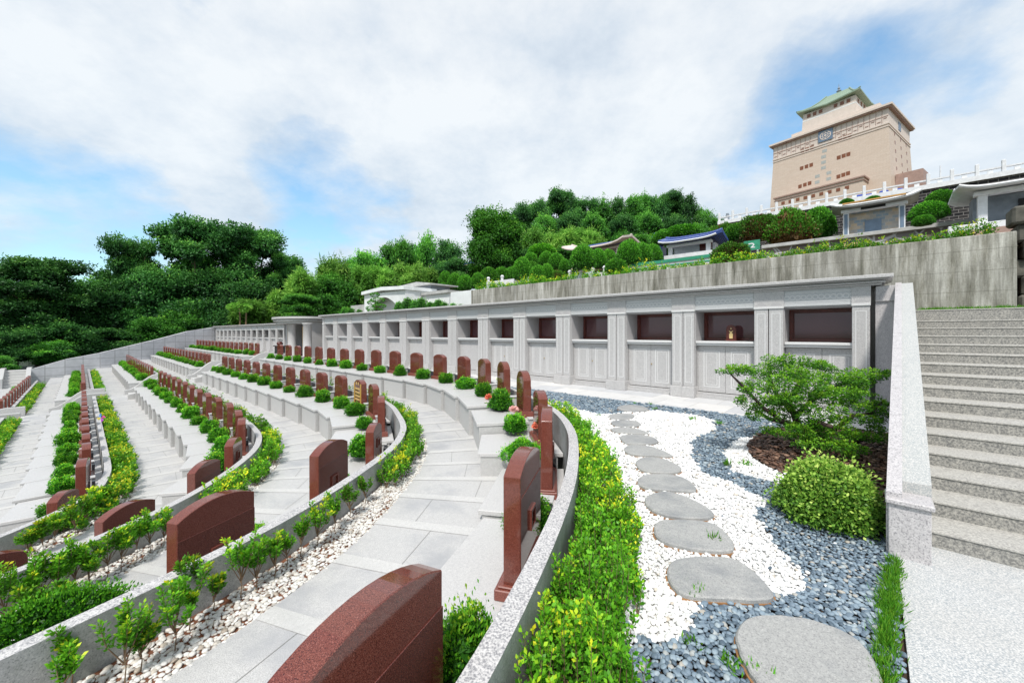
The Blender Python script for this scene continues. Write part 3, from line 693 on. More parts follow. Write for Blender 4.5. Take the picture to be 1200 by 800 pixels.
# ------------------------------------------------------------------ niche wall
PW=12.85
def bay_parts(root,sc,detail,s_mid,w,first=False,win=True,plaq=False,pair=True):
    """one bay centred on s_mid, clear width w; local made in world coordinates"""
    a,b=s_mid-w/2,s_mid+w/2
    p0=PW
    # lining of the niche
    m=MB(); m.wbox(p0+.05,p0+1.0,a-.02,a-.0,1.6,2.68); m.wbox(p0+.05,p0+1.0,b,b+.02,1.6,2.68)
    m.wbox(p0+.05,p0+1.0,a,b,2.66,2.70); m.wbox(p0+.98,p0+1.02,a,b,1.6,2.68)
    part('niche_lining',m,M['groove'],root)
    m=MB(); m.wbox(p0+.06,p0+.95,a,b,1.615,1.68); m.wbox(p0+.02,p0+.95,a-.0,b+.0,1.68,1.75)
    part('shelf',m,M['inlay'],root,.012)
    dm=MB(); 
    for x0,x1 in ((a+.03,s_mid-.004),(s_mid+.004,b-.03)): dm.wbox(p0+.20,p0+.24,x0,x1,.19,1.60)
    dm.wbox(p0+.18,p0+.3,a-.0,a+.028,.17,1.61); dm.wbox(p0+.18,p0+.3,b-.028,b,.17,1.61)
    d=part('doors',dm,M['wall'],root,.004)
    if detail:
        im=MB()
        for x0,x1 in ((a+.03,s_mid),(s_mid,b-.03)):
            for ins,th in ((.15,.026),(.22,.016)):
                L,Rr,B,T_=x0+ins,x1-ins,.19+ins,1.6-ins
                im.wbox(p0+.196,p0+.2,L,Rr,B,B+th); im.wbox(p0+.196,p0+.2,L,Rr,T_-th,T_)
                im.wbox(p0+.196,p0+.2,L,L+th,B+th,T_-th); im.wbox(p0+.196,p0+.2,Rr-th,Rr,B+th,T_-th)
        obj_=part('door_inlay',im,M['inlay'],d)
        part('knob',MB().lathe([(.0,0),(.018,.004),(.022,.02),(.012,.035),(0,.036)],8,Matrix.Translation(W(p0+.2,s_mid-.03,.95))@Matrix.Rotation(RZ,4,'Z')@Matrix.Rotation(PI/2,4,'X')),M['brass'],d)
    m=MB().wbox(p0+.06,p0+.4,a,b,0,.09); m.wbox(p0+.12,p0+.4,a,b,.09,.17); part('door_step',m,M['wall'],root,.006)
    if win:
        m=MB()
        for x0,x1,z0,z1 in ((a,b,1.755,1.83),(a,b,2.58,2.655),(a,a+.09,1.83,2.58),(b-.09,b,1.83,2.58)): m.wbox(p0+.86,p0+.95,x0,x1,z0,z1)
        for x0,x1,z0,z1 in ((a+.09,b-.09,1.83,1.855),(a+.09,b-.09,2.555,2.58),(a+.09,a+.115,1.855,2.555),(b-.115,b-.09,1.855,2.555)): m.wbox(p0+.90,p0+.95,x0,x1,z0,z1)
        wf=part('window_frame',m,M['frame'],root,.004)
        part('window_pane',MB().wbox(p0+.93,p0+.945,a+.1,b-.1,1.84,2.57),M['glass'],wf)
    # frieze
    m=MB().wbox(p0-.02,p0+.3,a-.02,b+.02,2.70,3.14)
    fr=part('frieze',m,M['wall2'],root,.006)
    if detail:
        rm=MB(); n=13
        T0=Matrix.Rotation(RZ,4,'Z')
        for i in range(n):
            cx=-(a+w*(i+.5)/n); rr=w/n*.56
            seg=14
            for q in range(seg):
                a0,a1=2*PI*q/seg,2*PI*(q+1)/seg
                poly=[(cx+rr*math.cos(a0),p0-.028+0,2.93+rr*math.sin(a0)),(cx+rr*math.cos(a1),p0-.028,2.93+rr*math.sin(a1)),(cx+(rr-.028)*math.cos(a1),p0-.028,2.93+(rr-.028)*math.sin(a1)),(cx+(rr-.028)*math.cos(a0),p0-.028,2.93+(rr-.028)*math.sin(a0))]
                back=[(x,p0-.018,z) for x,y,z in poly]
                rm.add([T0@Vector(v) for v in poly+back],[(0,1,2,3),(0,1,5,4),(3,2,6,7)])
        for z in (2.80,3.05): rm.wbox(p0-.026,p0-.018,a+.02,b-.02,z,z+.02)
        part('chain_carving',rm,M['inlay'],fr)
def pilaster(root,s0,w,detail,mirror=False):
    p0=PW; a,b=s0-w/2,s0+w/2
    m=MB(); m.wbox(p0-.06,p0+.95,a,b,.33,2.70); part_=part('pilaster',m,M['wall'],root,.008)
    m=MB(); m.wbox(p0-.16,p0+.5,a-.03,b+.03,0,.33); part('pilaster_base',m,M['wall'],root,.012)
    m=MB(); m.wbox(p0-.09,p0+.2,a-.012,b+.012,2.66,2.72); part('pilaster_cap',m,M['inlay'],root,.006)
    m=MB(); m.wbox(p0-.05,p0+.3,a-.015,b+.015,2.72,3.14); part('frieze_block',m,M['wall'],root,.004)
    if detail:
        im=MB()
        for x0,x1,z0,z1 in ((a+.06,b-.06,.45,.47),(a+.06,b-.06,2.52,2.54),(a+.06,a+.08,.47,2.52),(b-.08,b-.06,.47,2.52)): im.wbox(p0-.064,p0-.06,x0,x1,z0,z1)
        part('pilaster_inlay',im,M['inlay'],part_)
        # half disc above the cap
        T=Matrix.Rotation(RZ,4,'Z')@Matrix.Translation((-s0,p0-.05,2.72))@TXZ
        hd=[(.14*math.cos(PI*q/10),.10*math.sin(PI*q/10)) for q in range(11)]
        part('cap_lunette',MB().prism(hd,0.0,.012,T),M['groove'],part_)
def cornice(root,s0,s1,zt,p0=PW):
    m=MB(); 
    for (d,z0,z1) in ((.10,3.14,3.19),(.17,3.19,3.235),(.14,3.235,3.26),(.25,3.26,3.285),(.32,3.285,3.37)):
        m.wbox(p0-d,p0+1.2,s0-d*.9,s1+d*.3,z0+zt,z1+zt)
    part('cornice',m,M['wall'],root,.012)
nw=thing('niche_wall','long grey granite wall of burial niches with paired pilasters, right of the round portico','niche wall',W(PW,10,0),RZ)
SW=2.29
pairc=[1.93+SW*i for i in range(14)]      # pair centres by s
# u=901 -> s: check
s901,_=UP(901,PW); pairc=[s901+SW*i for i in range(14)]
pilaster(nw,s901-SW+.36+.02,.33,True)
for i,c in enumerate(pairc):
    det=i<6
    if i<13:
        pilaster(nw,c-.175,.33,det); pilaster(nw,c+.175,.33,det)
    else: pilaster(nw,c-.175,.33,det)
    mid=c-SW/2
    bay_parts(nw,1,det,mid,SW-.71,win=i<11)
s_r=s901-SW+.10; s_l=pairc[-1]+.05
cornice(nw,s_r,s_l,0)
part('body',MB().wbox(PW+1.03,PW+1.3,s_r,s_l,0,3.2),M['groove'],nw)
part('end_return',MB().wbox(PW+.08,PW+.8,-.52,s_r+.02,0,3.02),M['pier'],nw)
part('end_cap',MB().wbox(PW+.03,PW+.8,-.42,s_r+.02,2.75,3.12),M['pier'],nw,.01)
# memorial plaque standing in the second niche
c=pairc[0]+SW/2-.0
sp_,_=UP(857,PW+.5)
tp=thing('memorial_tablet','small dark carved memorial tablet with gold figure standing in the second niche from the right','tablet',W(PW+.5,sp_,1.752),RZ)
lpart('base',MB().box(-.14,.14,-.08,.08,0,.06),M['frame'],tp,.01)
lpart('tablet',MB().prism(arch(.27,.30,.13),-.02,.03,Matrix.Translation((0,0,.06))@TXZ),M['frame'],tp,.008)
lpart('gold_figure',MB().prism([(-.045,.08),(.045,.08),(.05,.22),(.02,.25),(.06,.32),(0,.29),(-.06,.32),(-.02,.25),(-.05,.22)],.03,.042,TXZ),M['goldtext'],tp)
lpart('gold_dot',MB().prism([(.018*math.cos(a),.38+.018*math.sin(a)) for a in np.arange(0,2*PI,PI/4)],.03,.042,TXZ),M['goldtext'],tp)
# left wing
lw=thing('niche_wall','far wing of the niche wall with narrow grey pilasters, left of the round portico','niche wall',W(PW,50,0),RZ)
sL0=UP(334,PW)[0]; sL1=UP(254,PW)[0]; nb=13; bw=(sL1-sL0)/nb
_old=PW
for i in range(nb):
    c0=sL0+bw*i; pilaster(lw,c0+.2,.42,False)
    bay_parts(lw,1,False,c0+bw/2+.2,bw-.42,win=False)
pilaster(lw,sL1+.15,.42,False)
for o in lw.children: o.scale=(1,1,.86)
m=MB(); 
for d,z0,z1 in ((.10,2.70,2.76),(.2,2.76,2.84),(.3,2.84,2.93)): m.wbox(PW-d,PW+1.2,sL0-d*.2,sL1+.5+d,z0,z1)
part('cornice',m,M['wall'],lw,.012)
part('body',MB().wbox(PW+1.03,PW+1.3,sL0,sL1+.3,0,2.7),M['groove'],lw)
# round portico
ss=(UP(335,PW)[0]+UP(366,PW)[0])/2
rp=thing('round_portico','round-fronted granite portico on two columns with gold couplets, between the two wings','portico',W(PW,ss,0),RZ)
rad=(UP(336,PW)[0]-UP(366,PW)[0])/2*1.0
def halfdisc(r,n=24): return [(r*math.cos(PI+PI*q/n),r*.55*math.sin(PI+PI*q/n)) for q in range(n+1)]+[(r,1.3),(-r,1.3)]
m=MB(); 
for r_,z0,z1 in ((rad*.95,2.78,2.98),(rad*1.06,2.98,3.08),(rad*1.0,3.08,3.16),(rad*1.12,3.16,3.34)): m.prism(halfdisc(r_),z0,z1)
lpart('entablature',m,M['wall'],rp,.01)
for x in (UP(361,PW-.7)[0],UP(343,PW-.7)[0]):
    cx=-(x-ss)
    col=lpart('column',MB().lathe([(.40,0),(.40,.12),(.33,.16),(.32,2.66),(.38,2.70),(.38,2.78),(.0,2.781)],20,Matrix.Translation((cx,-.75,0))),M['wall'],rp,0,True)
    T=Matrix.Translation((cx-.25,-.97,0))@Matrix.Rotation(-.85,4,'Z')
    g=MB().box(-.05,.05,-.02,.0,.4,2.5,T); obj('gold_couplet',g.mesh('gold_couplet',M['gold']),rp)
m=MB().box(-rad*.9,rad*.9,1.2,1.4,0,2.8); m.box(-rad*.95,-rad*.72,-.1,1.2,0,2.8); m.box(rad*.60,rad*.95,-.1,1.2,0,2.8); lpart('back_wall',m,M['groove'],rp)
m=MB().box(rad*.55,rad*.60,.2,1.1,0,2.6); lpart('dark_doorway',m,M['black'],rp)
al=thing('altar_table','dark altar table in front of the round portico','altar',W(PW-1.4,ss+.2,0),RZ)
lpart('top',MB().box(-.75,.75,-.3,.3,.85,.93),M['black'],al,.01); lpart('body',MB().box(-.6,.6,-.22,.22,0,.85),M['black'],al)
ur=whole('incense_urn',MB().lathe([(.10,0),(.2,.05),(.26,.16),(.2,.27),(.14,.3),(.2,.33),(.0,.34)],16,Matrix.Translation(W(PW-1.4,ss+.2,.93))),M['frame'],'dark red round urn on the altar table at the round portico','urn',None,0,True)
# ------------------------------------------------------------------ walkway, garden, stairs
struct('walkway',MB().wbox(PW-2.09,PW+.3,-.35,70,-.3,.0),M['walk'])
m=MB(); m.wbox(9.9,PW-2.09,14,66,-.4,-.03); struct('upper_bed',m,M['soil'])
# ground sheet
def zhill(p,s):
    """terrain level of the wooded hill"""
    t=np.clip((s-16)/14,0,1); t=t*t*(3-2*t)
    base=4.2*(1-t)+3.0*t
    z=np.where(p<16,base,base+(p-16)*.14)
    z=np.where(p>45,base+29*.14+(p-45)*(.20*(1-t)+.17*t),z)
    z=np.where(p>70,base+29*.14+25*(.20*(1-t)+.17*t)+(p-70)*(.13*(1-t)+.20*t),z)
    dent=np.clip((s-15.6)/1.5,0,1)*np.clip((30-s)/6,0,1)*np.clip((24-p)/3,0,1); z=z-1.9*dent
    far=np.clip((s-62)/26,0,1); far=far*far*(3-2*far)
    z=z*(1-far)+(z*.45-4)*far
    z=np.minimum(z,60)
    return z
gp=np.concatenate([np.arange(14.9,30,1.5),np.arange(30,110,8),np.arange(110,420,30)]); gs=np.concatenate([np.arange(-260,-20,30),np.arange(-20,12,6),np.arange(12,34,1.4),np.arange(34,110,6),np.arange(110,500,40)])
vs=[];fs=[]
for p in gp:
    for s in gs: vs.append(W(p,s,float(zhill(np.array(p),np.array(s)))+math.sin(p*.3+s*.2)*.25))
n=len(gs)
for i in range(len(gp)-1):
    for j in range(n-1): fs.append((i*n+j,i*n+j+1,(i+1)*n+j+1,(i+1)*n+j))
mb=MB(); mb.add(vs,fs); struct('hillside',mb,M['mortar'])
mb=MB(); gz=-4.2; mb.add([(-3000,-1500,gz),(3000,-1500,gz),(3000,4000,gz),(-3000,4000,gz)],[(0,1,2,3)]); struct('ground',mb,plain('far_ground',(.05,.09,.03),.95,0,.4,.02))
# slope below the left woods
mb=MB(); mb.wbox(-80,14,69.5,300,-4.15,-3.6); struct('woodland_floor',mb,plain('woodland_floor_soil',(.015,.03,.008),.95,0,.4,.3))
# garden bed sheet
gb=MB(); gpts=[G(540,1400),(G(1034,1400)),G(1044,652)]
gb.wbox(-3,PW-2.09,-.25,9.5,-.5,-.03)
# cut by coping: only draw the sheet outside row 1 (fan strip)
gb=MB()
r1=R[1]; ls=np.linspace(0,r1.l_at_s(16),60)
for i in range(len(ls)-1):
    a=r1.off(ls[i],.47); b=r1.off(ls[i+1],.47)
    a2=(max(a[0]+.1,min(PW-2.09,a[0]+20)),-.30 if a[0]<9 else a[1]); 
    gb.add([W(a[0],a[1],-.03),W(b[0],b[1],-.03),W(PW-2.09,b[1],-.03),W(PW-2.09,a[1],-.03)],[(0,1,2,3)])
gb.add([W(-4,r1.off(0,.47)[1],-.03),W(PW-2.09,r1.off(0,.47)[1],-.03),W(PW-2.09,-.30,-.03),W(-4,-.30,-.03)],[(0,1,2,3)])
struct('garden_bed',gb,M['darksoil'])
# plaza + grass joint
pz=MB().wbox(-6,5.40,-9,-.36,-.3,-.002); pz.wbox(-6,4.93,-.36,-.16,-.3,-.002); struct('plaza',pz,M['plaza'])
# stairs
st_=thing('broad_staircase','broad staircase of speckled aggregate steps climbing at the right edge','stairs',W(5.39,-3,0),RZ)
rise=.15; mr=MB(); mt=MB()
for i in range(16):
    z=rise*(i+1) if i<15 else 2.49; z0=rise*i
    p=5.39+.451*i; sl=-.25-.018*i
    pn=p+.451 if i<15 else p+.5
    mr.wbox(p,pn+.02,-9,sl,z0-.02,z-.022); mt.wbox(p-.012,pn+.02,-9,sl,z-.021,z)
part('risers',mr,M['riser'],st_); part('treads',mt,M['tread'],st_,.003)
ld=MB().wbox(5.39+.451*15+.5,14.6,-9,-.62,2.0,2.47); struct('stair_landing',ld,M['tread'])
# parapet beside the stairs
pp=thing('stair_parapet','sloping granite parapet with a square end pier left of the broad staircase','parapet',W(5,-.25,0),RZ)
def pz_(p): return .54+(p-4.93)*(3.08-.54)/(12.85-4.93)
def skew(p): return -(p-4.93)*.038
m=MB(); m.wbox(4.93,5.45,-.375,-.105,-.2,.47); part('end_pier',m,M['pier'],pp,.006)
m=MB(); m.wbox(4.90,5.2,-.395,-.085,.47,.515); part('pier_cap',m,M['pier'],pp,.008)
def slope(a,b,dz0,z_off,p0=4.95,p1=13.2):
    vs=[]
    for p in (p0,p1):
        for s in (a,b):
            for z in (-.2 if dz0 is None else pz_(p)+dz0,pz_(p)+z_off): vs.append(W(p,s+skew(p),z))
    return MB().add(vs,[(0,1,3,2),(4,6,7,5),(0,4,5,1),(2,3,7,6),(1,5,7,3),(0,2,6,4)])
part('aggregate_slab',slope(-.385,-.19,None,-.012,5.2),M['aggr'],pp)
part('coping_band',slope(-.195,-.09,None,.01,4.96),M['pier'],pp)
m=MB()
for p in np.arange(5.7,13,.75):
    m.add([W(p,-.197+skew(p),pz_(p)+.0115),W(p,-.088+skew(p),pz_(p)+.0115),W(p+.008,-.088+skew(p),pz_(p+.008)+.0115),W(p+.008,-.197+skew(p),pz_(p+.008)+.0115)],[(0,1,2,3)])
part('joint_lines',m,M['groove'],pp)
# concrete retaining wall
PC=14.6; sc0=UP(1192,PC)[0]; sc1=UP(552,PC)[0]
whole('retaining_wall',MB().wbox(PC,PC+.35,sc0,sc1,1.0,4.36),M['concrete'],'tall stained concrete retaining wall behind the niche wall','retaining wall',None,.015)
m=MB()
rr=random.Random(4)
for i in range(26):
    z=1.2+ (i//3)*.42; s=sc0-.25-(i%3)*.55-rr.random()*.2
    m.wbox(PC+.1+rr.random()*.25,PC+.9,s-.32,s+.32,z,z+.42+rr.random()*.05)
whole('rubble_wall',m,plain('mossy_rubble',(.10,.095,.08),.95,0,.6,3),'dark mossy rubble wall at the right edge beyond the concrete wall','rubble wall',None,.05)
# ---- white building
def wpoint(u,p): return UP(u,p)[0]
s475=wpoint(475,17.0); s427=wpoint(427,17.0)
wb=thing('white_villa','white flat-roofed villa with a wide arched porch above the niche wall','building',W(17,s475,3.0),RZ)
Lx=s427-s475
m=MB(); T=Matrix.Rotation(RZ,4,'Z')
# front wall with arch : polygon with arch opening
prof=[(0,0),(Lx*.22,0)]
for q in range(0,13):
    t=q/12; prof.append((Lx*.22+Lx*.56*t,1.35+.62*math.sin(PI*t)))
prof+=[(Lx*.78,0),(Lx,0),(Lx,2.35),(0,2.35)]
T2=Matrix(((-1,0,0,0),(0,0,1,0),(0,1,0,0),(0,0,0,1)))
m.prism(prof,0,.3,T2); m.box(-Lx,0,.9,2.7,0,2.35); m.box(-.25,0,.3,.9,0,2.35); m.box(-Lx,-Lx+.25,.3,.9,0,2.35)
lpart('walls',m,M['white'],wb)
m=MB(); rp_=[( -.1,2.35),(Lx*.5,2.50),(Lx+.1,2.35),(Lx+.1,2.62),(Lx*.5,2.80),(-.1,2.62)]
m.prism(rp_,-.25,.6,T2); m.box(-Lx-.1,.15,.6,2.9,2.35,2.62); lpart('parapet',m,M['white'],wb,.01)
m=MB(); m.box(-Lx+.6,-.3,2.6,4.6,2.62,2.95); lpart('clerestory',m,M['greywall'],wb)
a0,a1,b0,b1=-Lx-.1,.35,2.1,5.0; m=MB(); m.add([(a0,b0,2.95),(a1,b0,2.95),(a1,b1,2.95),(a0,b1,2.95),(a0,b0,3.05),(-1.6,b0,3.3),(a1,b0,3.05),(a1,b1,3.05),(-1.6,b1,3.3),(a0,b1,3.05)],[(0,1,2,3),(0,4,5,6,1),(1,6,7,2),(2,7,8,9,3),(3,9,4,0),(4,9,8,5),(5,8,7,6)]); lpart('upper_roof',m,M['greyroof'],wb)
sA=wpoint(505,19); m=MB(); x0,x1=0.0,-(wpoint(531,19)-s475); m.box(x0,x1,1.6,4,0,2.0); lpart('annex',m,M['white'],wb); m=MB().box(x0,x1+.1,1.4,4.1,2.0,2.22); lpart('annex_roof',m,M['greyroof'],wb)
m=MB().box(x1-2.2,x1-.9,1.58,1.6,.75,1.35); lpart('window',m,M['dark'],wb); m=MB()
for q in range(4): m.box(x1-2.2+q*.42,x1-2.2+q*.42+.05,1.55,1.58,.75,1.35)
lpart('window_bars',m,M['greyroof'],wb)
sW=wpoint(531,17.5); sW2=sc1+.05
whole('white_wall',MB().wbox(16.0,16.3,sc1+.02,wpoint(531,16.2),2.5,4.6),M['white'],'plain white wall joining the villa to the concrete retaining wall','wall')
whole('villa_terrace_wall',MB().wbox(19.5,20,wpoint(430,19.5),wpoint(411,19.5),2.5,4.9),M['greyroof'],'low grey wall and railing left of the white villa','wall')
# ------------------------------------------------------------------ upper hillside monuments
def hbox(root,name,mat,u0,u1,p0,p1,z0,z1,bev=0):
    return part(name,MB().wbox(p0,p1,wpoint(u1,p0),wpoint(u0,p0),z0,z1),mat,root,bev)
# balustrade and basalt wall
PB=70.0; zb=ZP(1195,190,PB); sB0=wpoint(1260,PB); sB1=wpoint(843,PB)
whole('basalt_wall',MB().wbox(PB,PB+2,sB0,sB1,zb-10,zb-1.30),M['blackstone'],'tall dark basalt block wall carrying the white balustrade','retaining wall')
bl=thing('balustrade','long white stone balustrade with square posts on top of the basalt wall','balustrade',W(PB,sB0,zb-1.75),RZ)
part('base_course',MB().wbox(PB-.25,PB+.5,sB0,sB1+.2,zb-1.30,zb-.75),M['whitestone'],bl)
sps=1.95; npst=int((sB1-sB0)/sps)
part('rail',MB().wbox(PB-.05,PB+.25,sB0,sB1,zb-.26,zb-.10),M['whitestone'],bl)
for i in range(npst+1):
    s=sB1-i*sps
    part('post',MB().wbox(PB-.15,PB+.25,s-.16,s+.16,zb-.75,zb+.6),M['whitestone'],bl,.04)
    if i<npst: part('baluster_block',MB().wbox(PB,PB+.2,s-sps/2-.22,s-sps/2+.22,zb-.75,zb-.38),M['whitestone'],bl)
# flag mast like post
whole('white_mast',MB().tube([W(PB+3,wpoint(1102,PB+3),zb-1.7),W(PB+3,wpoint(1102,PB+3),zb+2.2)],[.12,.06],8),M['whitestone'],'thin white mast rising behind the balustrade','mast')
whole('dark_chimney',MB().lathe([(.3,0),(.3,2.6),(.22,2.6),(.22,2.9)],10,Matrix.Translation(W(PB+3,wpoint(852.5,PB+3),zb-1.8))),M['greywall'],'small dark round flue behind the left end of the balustrade','flue')
# blue covers glimpsed behind
for i,u in enumerate((1008,1019,1036,1053)):
    s=wpoint(u,PB+2); 
    whole('blue_cover',MB().wbox(PB+1.4,PB+2.4,s-.45,s+.5,zb-.8,zb-.05-.1*(i%2)),plain('blue_tarpaulin%d'%i,(.03,.08,.40),.5,0,.2,2),f'blue tarpaulin cover glimpsed through the balustrade below the tower, {ORD[i+1]} from the left','tarpaulin','blue covers behind the balustrade',.15)
# tower
Yc=140.0; cx=(1041-600)/FPX*Yc; TA=math.atan2(.829,-.56)   # direction of the long face
fd=Vector((-.56,.829,0)); bd_=Vector((.829,.56,0))
zt_=EYE+(390-123)/FPX*Yc; 
tw=thing('pagoda_tower','tall beige tiled memorial tower with a green hipped roof on the hilltop','tower',(cx,Yc,zt_-42),math.atan2(bd_.y,bd_.x))
# local frame: x = bd (right face depth), y = fd (long face)
LW=28.9*Yc/110; LD=22.8*Yc/110; Ht=42; k_=Yc/110
def zl(v,w=0): # local height of a feature seen at the near corner
    return (EYE+(390-v)/FPX*Yc)-(zt_-42)
zc=42.0; tz=zl(144)
def taper(x0,x1,y0,y1,z0,z1,t):
    vs=[(x0-t,y0-t,z0),(x1+t,y0-t,z0),(x1+t,y1+t,z0),(x0-t,y1+t,z0),(x0,y0,z1),(x1,y0,z1),(x1,y1,z1),(x0,y1,z1)]
    return MB().add(vs,[(3,2,1,0),(4,5,6,7),(0,1,5,4),(1,2,6,5),(2,3,7,6),(3,0,4,7)])
lpart('main_block',taper(0,LD,0,LW,0,tz,1.6),M['towertile'],tw)
lpart('frieze',MB().box(0.05,LD-.05,.05,LW-.05,tz,zc-1.0),M['towerlight'],tw)
m=MB().box(-.25,LD+.25,-.25,LW+.25,tz-.25,tz+.25); m.box(-.25,LD+.25,-.25,LW+.25,tz-1.2,tz-.8); lpart('belt',m,M['towerlight'],tw)
m=MB().box(-.9,LD+.9,-.9,LW+.9,zc-1.0,zc-.5); lpart('cornice_soffit',m,M['towertrim'],tw)
m=MB().box(-1.3,LD+1.3,-1.3,LW+1.3,zc-.5,zc+.2); lpart('cornice',m,M['towerlight'],tw)
# frieze squares
m=MB(); nsq=22
for i in range(nsq):
    y=LW*(i+.5)/nsq
    if 9.6<i<12.4: continue
    m.box(-.06,.02,y-.45,y+.45,tz+1.0+(0 if i%2 else .9),tz+1.3+(0 if i%2 else .9)); m.box(-.08,.02,y+LW/nsq/2-.04,y+LW/nsq/2+.04,tz+.5,zc-1.3)
m.box(-.07,.02,0,LW,(tz+zc-1)/2-.1,(tz+zc-1)/2+.1)
lpart('frieze_grid',m,M['towertrim'],tw)
def win(x,y,z,w,h,mat,face='y',nm='window'):
    m=MB()
    if face=='y': m.box(x-.06,x+.3,y-w/2,y+w/2,z-h/2,z+h/2)
    else: m.box(x-w/2,x+w/2,y-.06,y+.3,z-h/2,z+h/2)
    f=lpart(nm,m,mat,tw); return f
def yface(u,v,x=0):   # local y and z from a photo pixel on the long face
    r=(u-600)/FPX; y=(cx-r*Yc)/(r*.829+.56); Y=Yc+.829*y; return y,(EYE+(390-v)/FPX*Y)-(zt_-42)
for (u,v) in ((991,161),(947,175),(990,183),(946.5,195.5),(990,205.5),(945,217)):
    for du,dv in ((-5.7,2),(0,0),(5.5,-1.8)):
        y,z=yface(u-1+du,v+dv); off_=-1.6*(tz-z)/tz if z<tz else 0
        win(off_,y,z,1.2,1.5,M['winbrown'])
for (u,v) in ((967,170),(967,177),(966,184),(966,190.5),(966,197),(972.5,203),(972.5,210),(959,207),(959,214)):
    y,z=yface(u-.5,v); off_=-1.6*(tz-z)/tz; win(off_,y,z,1.5,1.2,M['winpale'])
for i in range(3):
    for j in range(8):
        z=tz-2-j*3.2+ (5 if j==0 else 0)*0; x=LD*(.25+.27*i)
        win(x,-1.6*(tz-z)/tz,z,1.0,1.2,M['winbrown'],'x')
win(LD*.5,0,tz+2.8,3.2,3.0,M['emblemblue'],'x','side_window')
y,z=yface(967.5,159); 
m=MB().box(-.35,.1,y-2.3,y+2.3,z-2.1,z+2.1); em=lpart('emblem',m,M['emblemblue'],tw)
m=MB()
for r0,r1 in ((1.6,1.35),(.9,.7),(.35,.0)):
    for q in range(20):
        a0,a1=2*PI*q/20,2*PI*(q+1)/20
        m.add([(-.42,y+r0*math.cos(a0)*1.15,z+r0*math.sin(a0)),(-.42,y+r0*math.cos(a1)*1.15,z+r0*math.sin(a1)),(-.42,y+r1*math.cos(a1)*1.15,z+r1*math.sin(a1)),(-.42,y+r1*math.cos(a0)*1.15,z+r1*math.sin(a0)),(-.3,y+r0*math.cos(a0)*1.15,z+r0*math.sin(a0)),(-.3,y+r0*math.cos(a1)*1.15,z+r0*math.sin(a1))],[(0,1,2,3),(0,1,5,4)])
for q in range(8):
    a=2*PI*q/8; m.add([(-.40,y+1.4*math.cos(a+.14)*1.15,z+1.4*math.sin(a+.14)),(-.40,y+1.4*math.cos(a-.14)*1.15,z+1.4*math.sin(a-.14)),(-.40,y+.8*math.cos(a)*1.15,z+.8*math.sin(a))],[(0,1,2)])
lpart('emblem_ring',m,M['towerlight'],em)
# upper storeys
ya,za=yface(938,152); yb=yface(1002,125)[0]
ux0=2.6; 
lpart('parapet_block',MB().box(1.2,LD-1.2,yface(1030,125)[0],yface(926,165)[0],zc+.2,zc+2.4),M['towerlight'],tw)
U0_,U1_=yface(1004,120)[0]+1.0,yface(938,150)[0]-.2
hz=9.2
lpart('upper_block',taper(2.2,LD-3.5,U0_,U1_,zc+.2,zc+hz,.5),M['towerlight'],tw)
m=MB(); m.box(2.0,LD-3.3,U0_-.2,U1_+.2,zc+hz-3.1,zc+hz-2.7); lpart('upper_belt',m,M['white'],tw)
for yy in (U0_+2.0,U0_+4.0,U0_+6.0,U1_-2.0,U1_-4.0,U1_-6.0): 
    win(2.0,yy,zc+hz-1.3,1.1,1.3,M['winbrown'])
for xx in (5,8.5,12): win(xx,U0_-.2,zc+hz-1.6,1.3,1.5,M['winbrown'],'x')
# roof: flared hip
rx0,rx1,ry0,ry1=0.6,LD-1.9,U0_-1.8,U1_+1.8
mx,my=(rx0+rx1)/2,(ry0+ry1)/2
def ringpts(f,z,lift):
    # f=1 outer..0 ridge
    hx=(rx1-rx0)/2*f; hy=(ry1-ry0)/2*(f+(1-f)*.30)
    pts=[]
    for sx,sy in ((-1,-1),(0,-1),(1,-1),(1,0),(1,1),(0,1),(-1,1),(-1,0)):
        pts.append((mx+sx*hx,my+sy*hy,z+(lift if sx and sy else 0)))
    return pts
levels=[(1.0,zc+hz-.2,1.1),(1.0,zc+hz+.25,1.1),(.82,zc+hz+1.6,.5),(.58,zc+hz+3.4,.2),(.34,zc+hz+5.8,.0),(.10,zc+hz+8.6,0)]
m=MB(); vs=[];fs=[]
for f,z,l in levels: vs+=ringpts(f,z,l)
for i in range(len(levels)-1):
    for q in range(8): a=i*8+q;b=i*8+(q+1)%8; fs.append((a,b,b+8,a+8))
fs.append(tuple(range(7,-1,-1))); fs.append(tuple(range(len(vs)-8,len(vs))))
m.add(vs,fs); lpart('green_roof',m,M['towerroof'],tw)
m=MB()
for c_ in ((0,0),(2,0),(4,0),(6,0)):
    i=c_[0]; pts=[vs[l*8+i] for l in range(1,len(levels))]; m.tube([Vector(p)+Vector((0,0,.15)) for p in pts],.28,6)
lpart('roof_ridges',m,M['towerroof'],tw)
lpart('finial',MB().lathe([(.9,zc+hz+8.4),(.5,zc+hz+9.0),(.9,zc+hz+9.6),(.3,zc+hz+10.2),(.5,zc+hz+10.7),(.12,zc+hz+11.4),(.05,zc+hz+12.6)],10,Matrix.Translation((mx,my,0))),M['greywall'],tw)
# podium in front
m=MB(); y0=yface(1018,214)[0]; m.box(-6,-1,y0,LW-3,zl(226)-14,zl(206)); lpart('podium',m,M['towertile'],tw)
m=MB(); m.box(-6.5,-1,y0-.5,LW-2.5,zl(206),zl(204.3)); m.box(-6.3,-1,y0-.3,LW-2.7,zl(209.5),zl(208.7)); lpart('podium_cornice',m,M['towertrim'],tw)
for i in range(9):
    m=MB().box(-6.1,-5.8,y0+4+i*2.6,y0+5.2+i*2.6,zl(216),zl(212)); lpart('podium_window',m,M['winbrown'],tw)
m=MB().box(4,12,-8,-1,zl(226)-10,zl(203)); lpart('side_wing',m,M['towertrim'],tw)
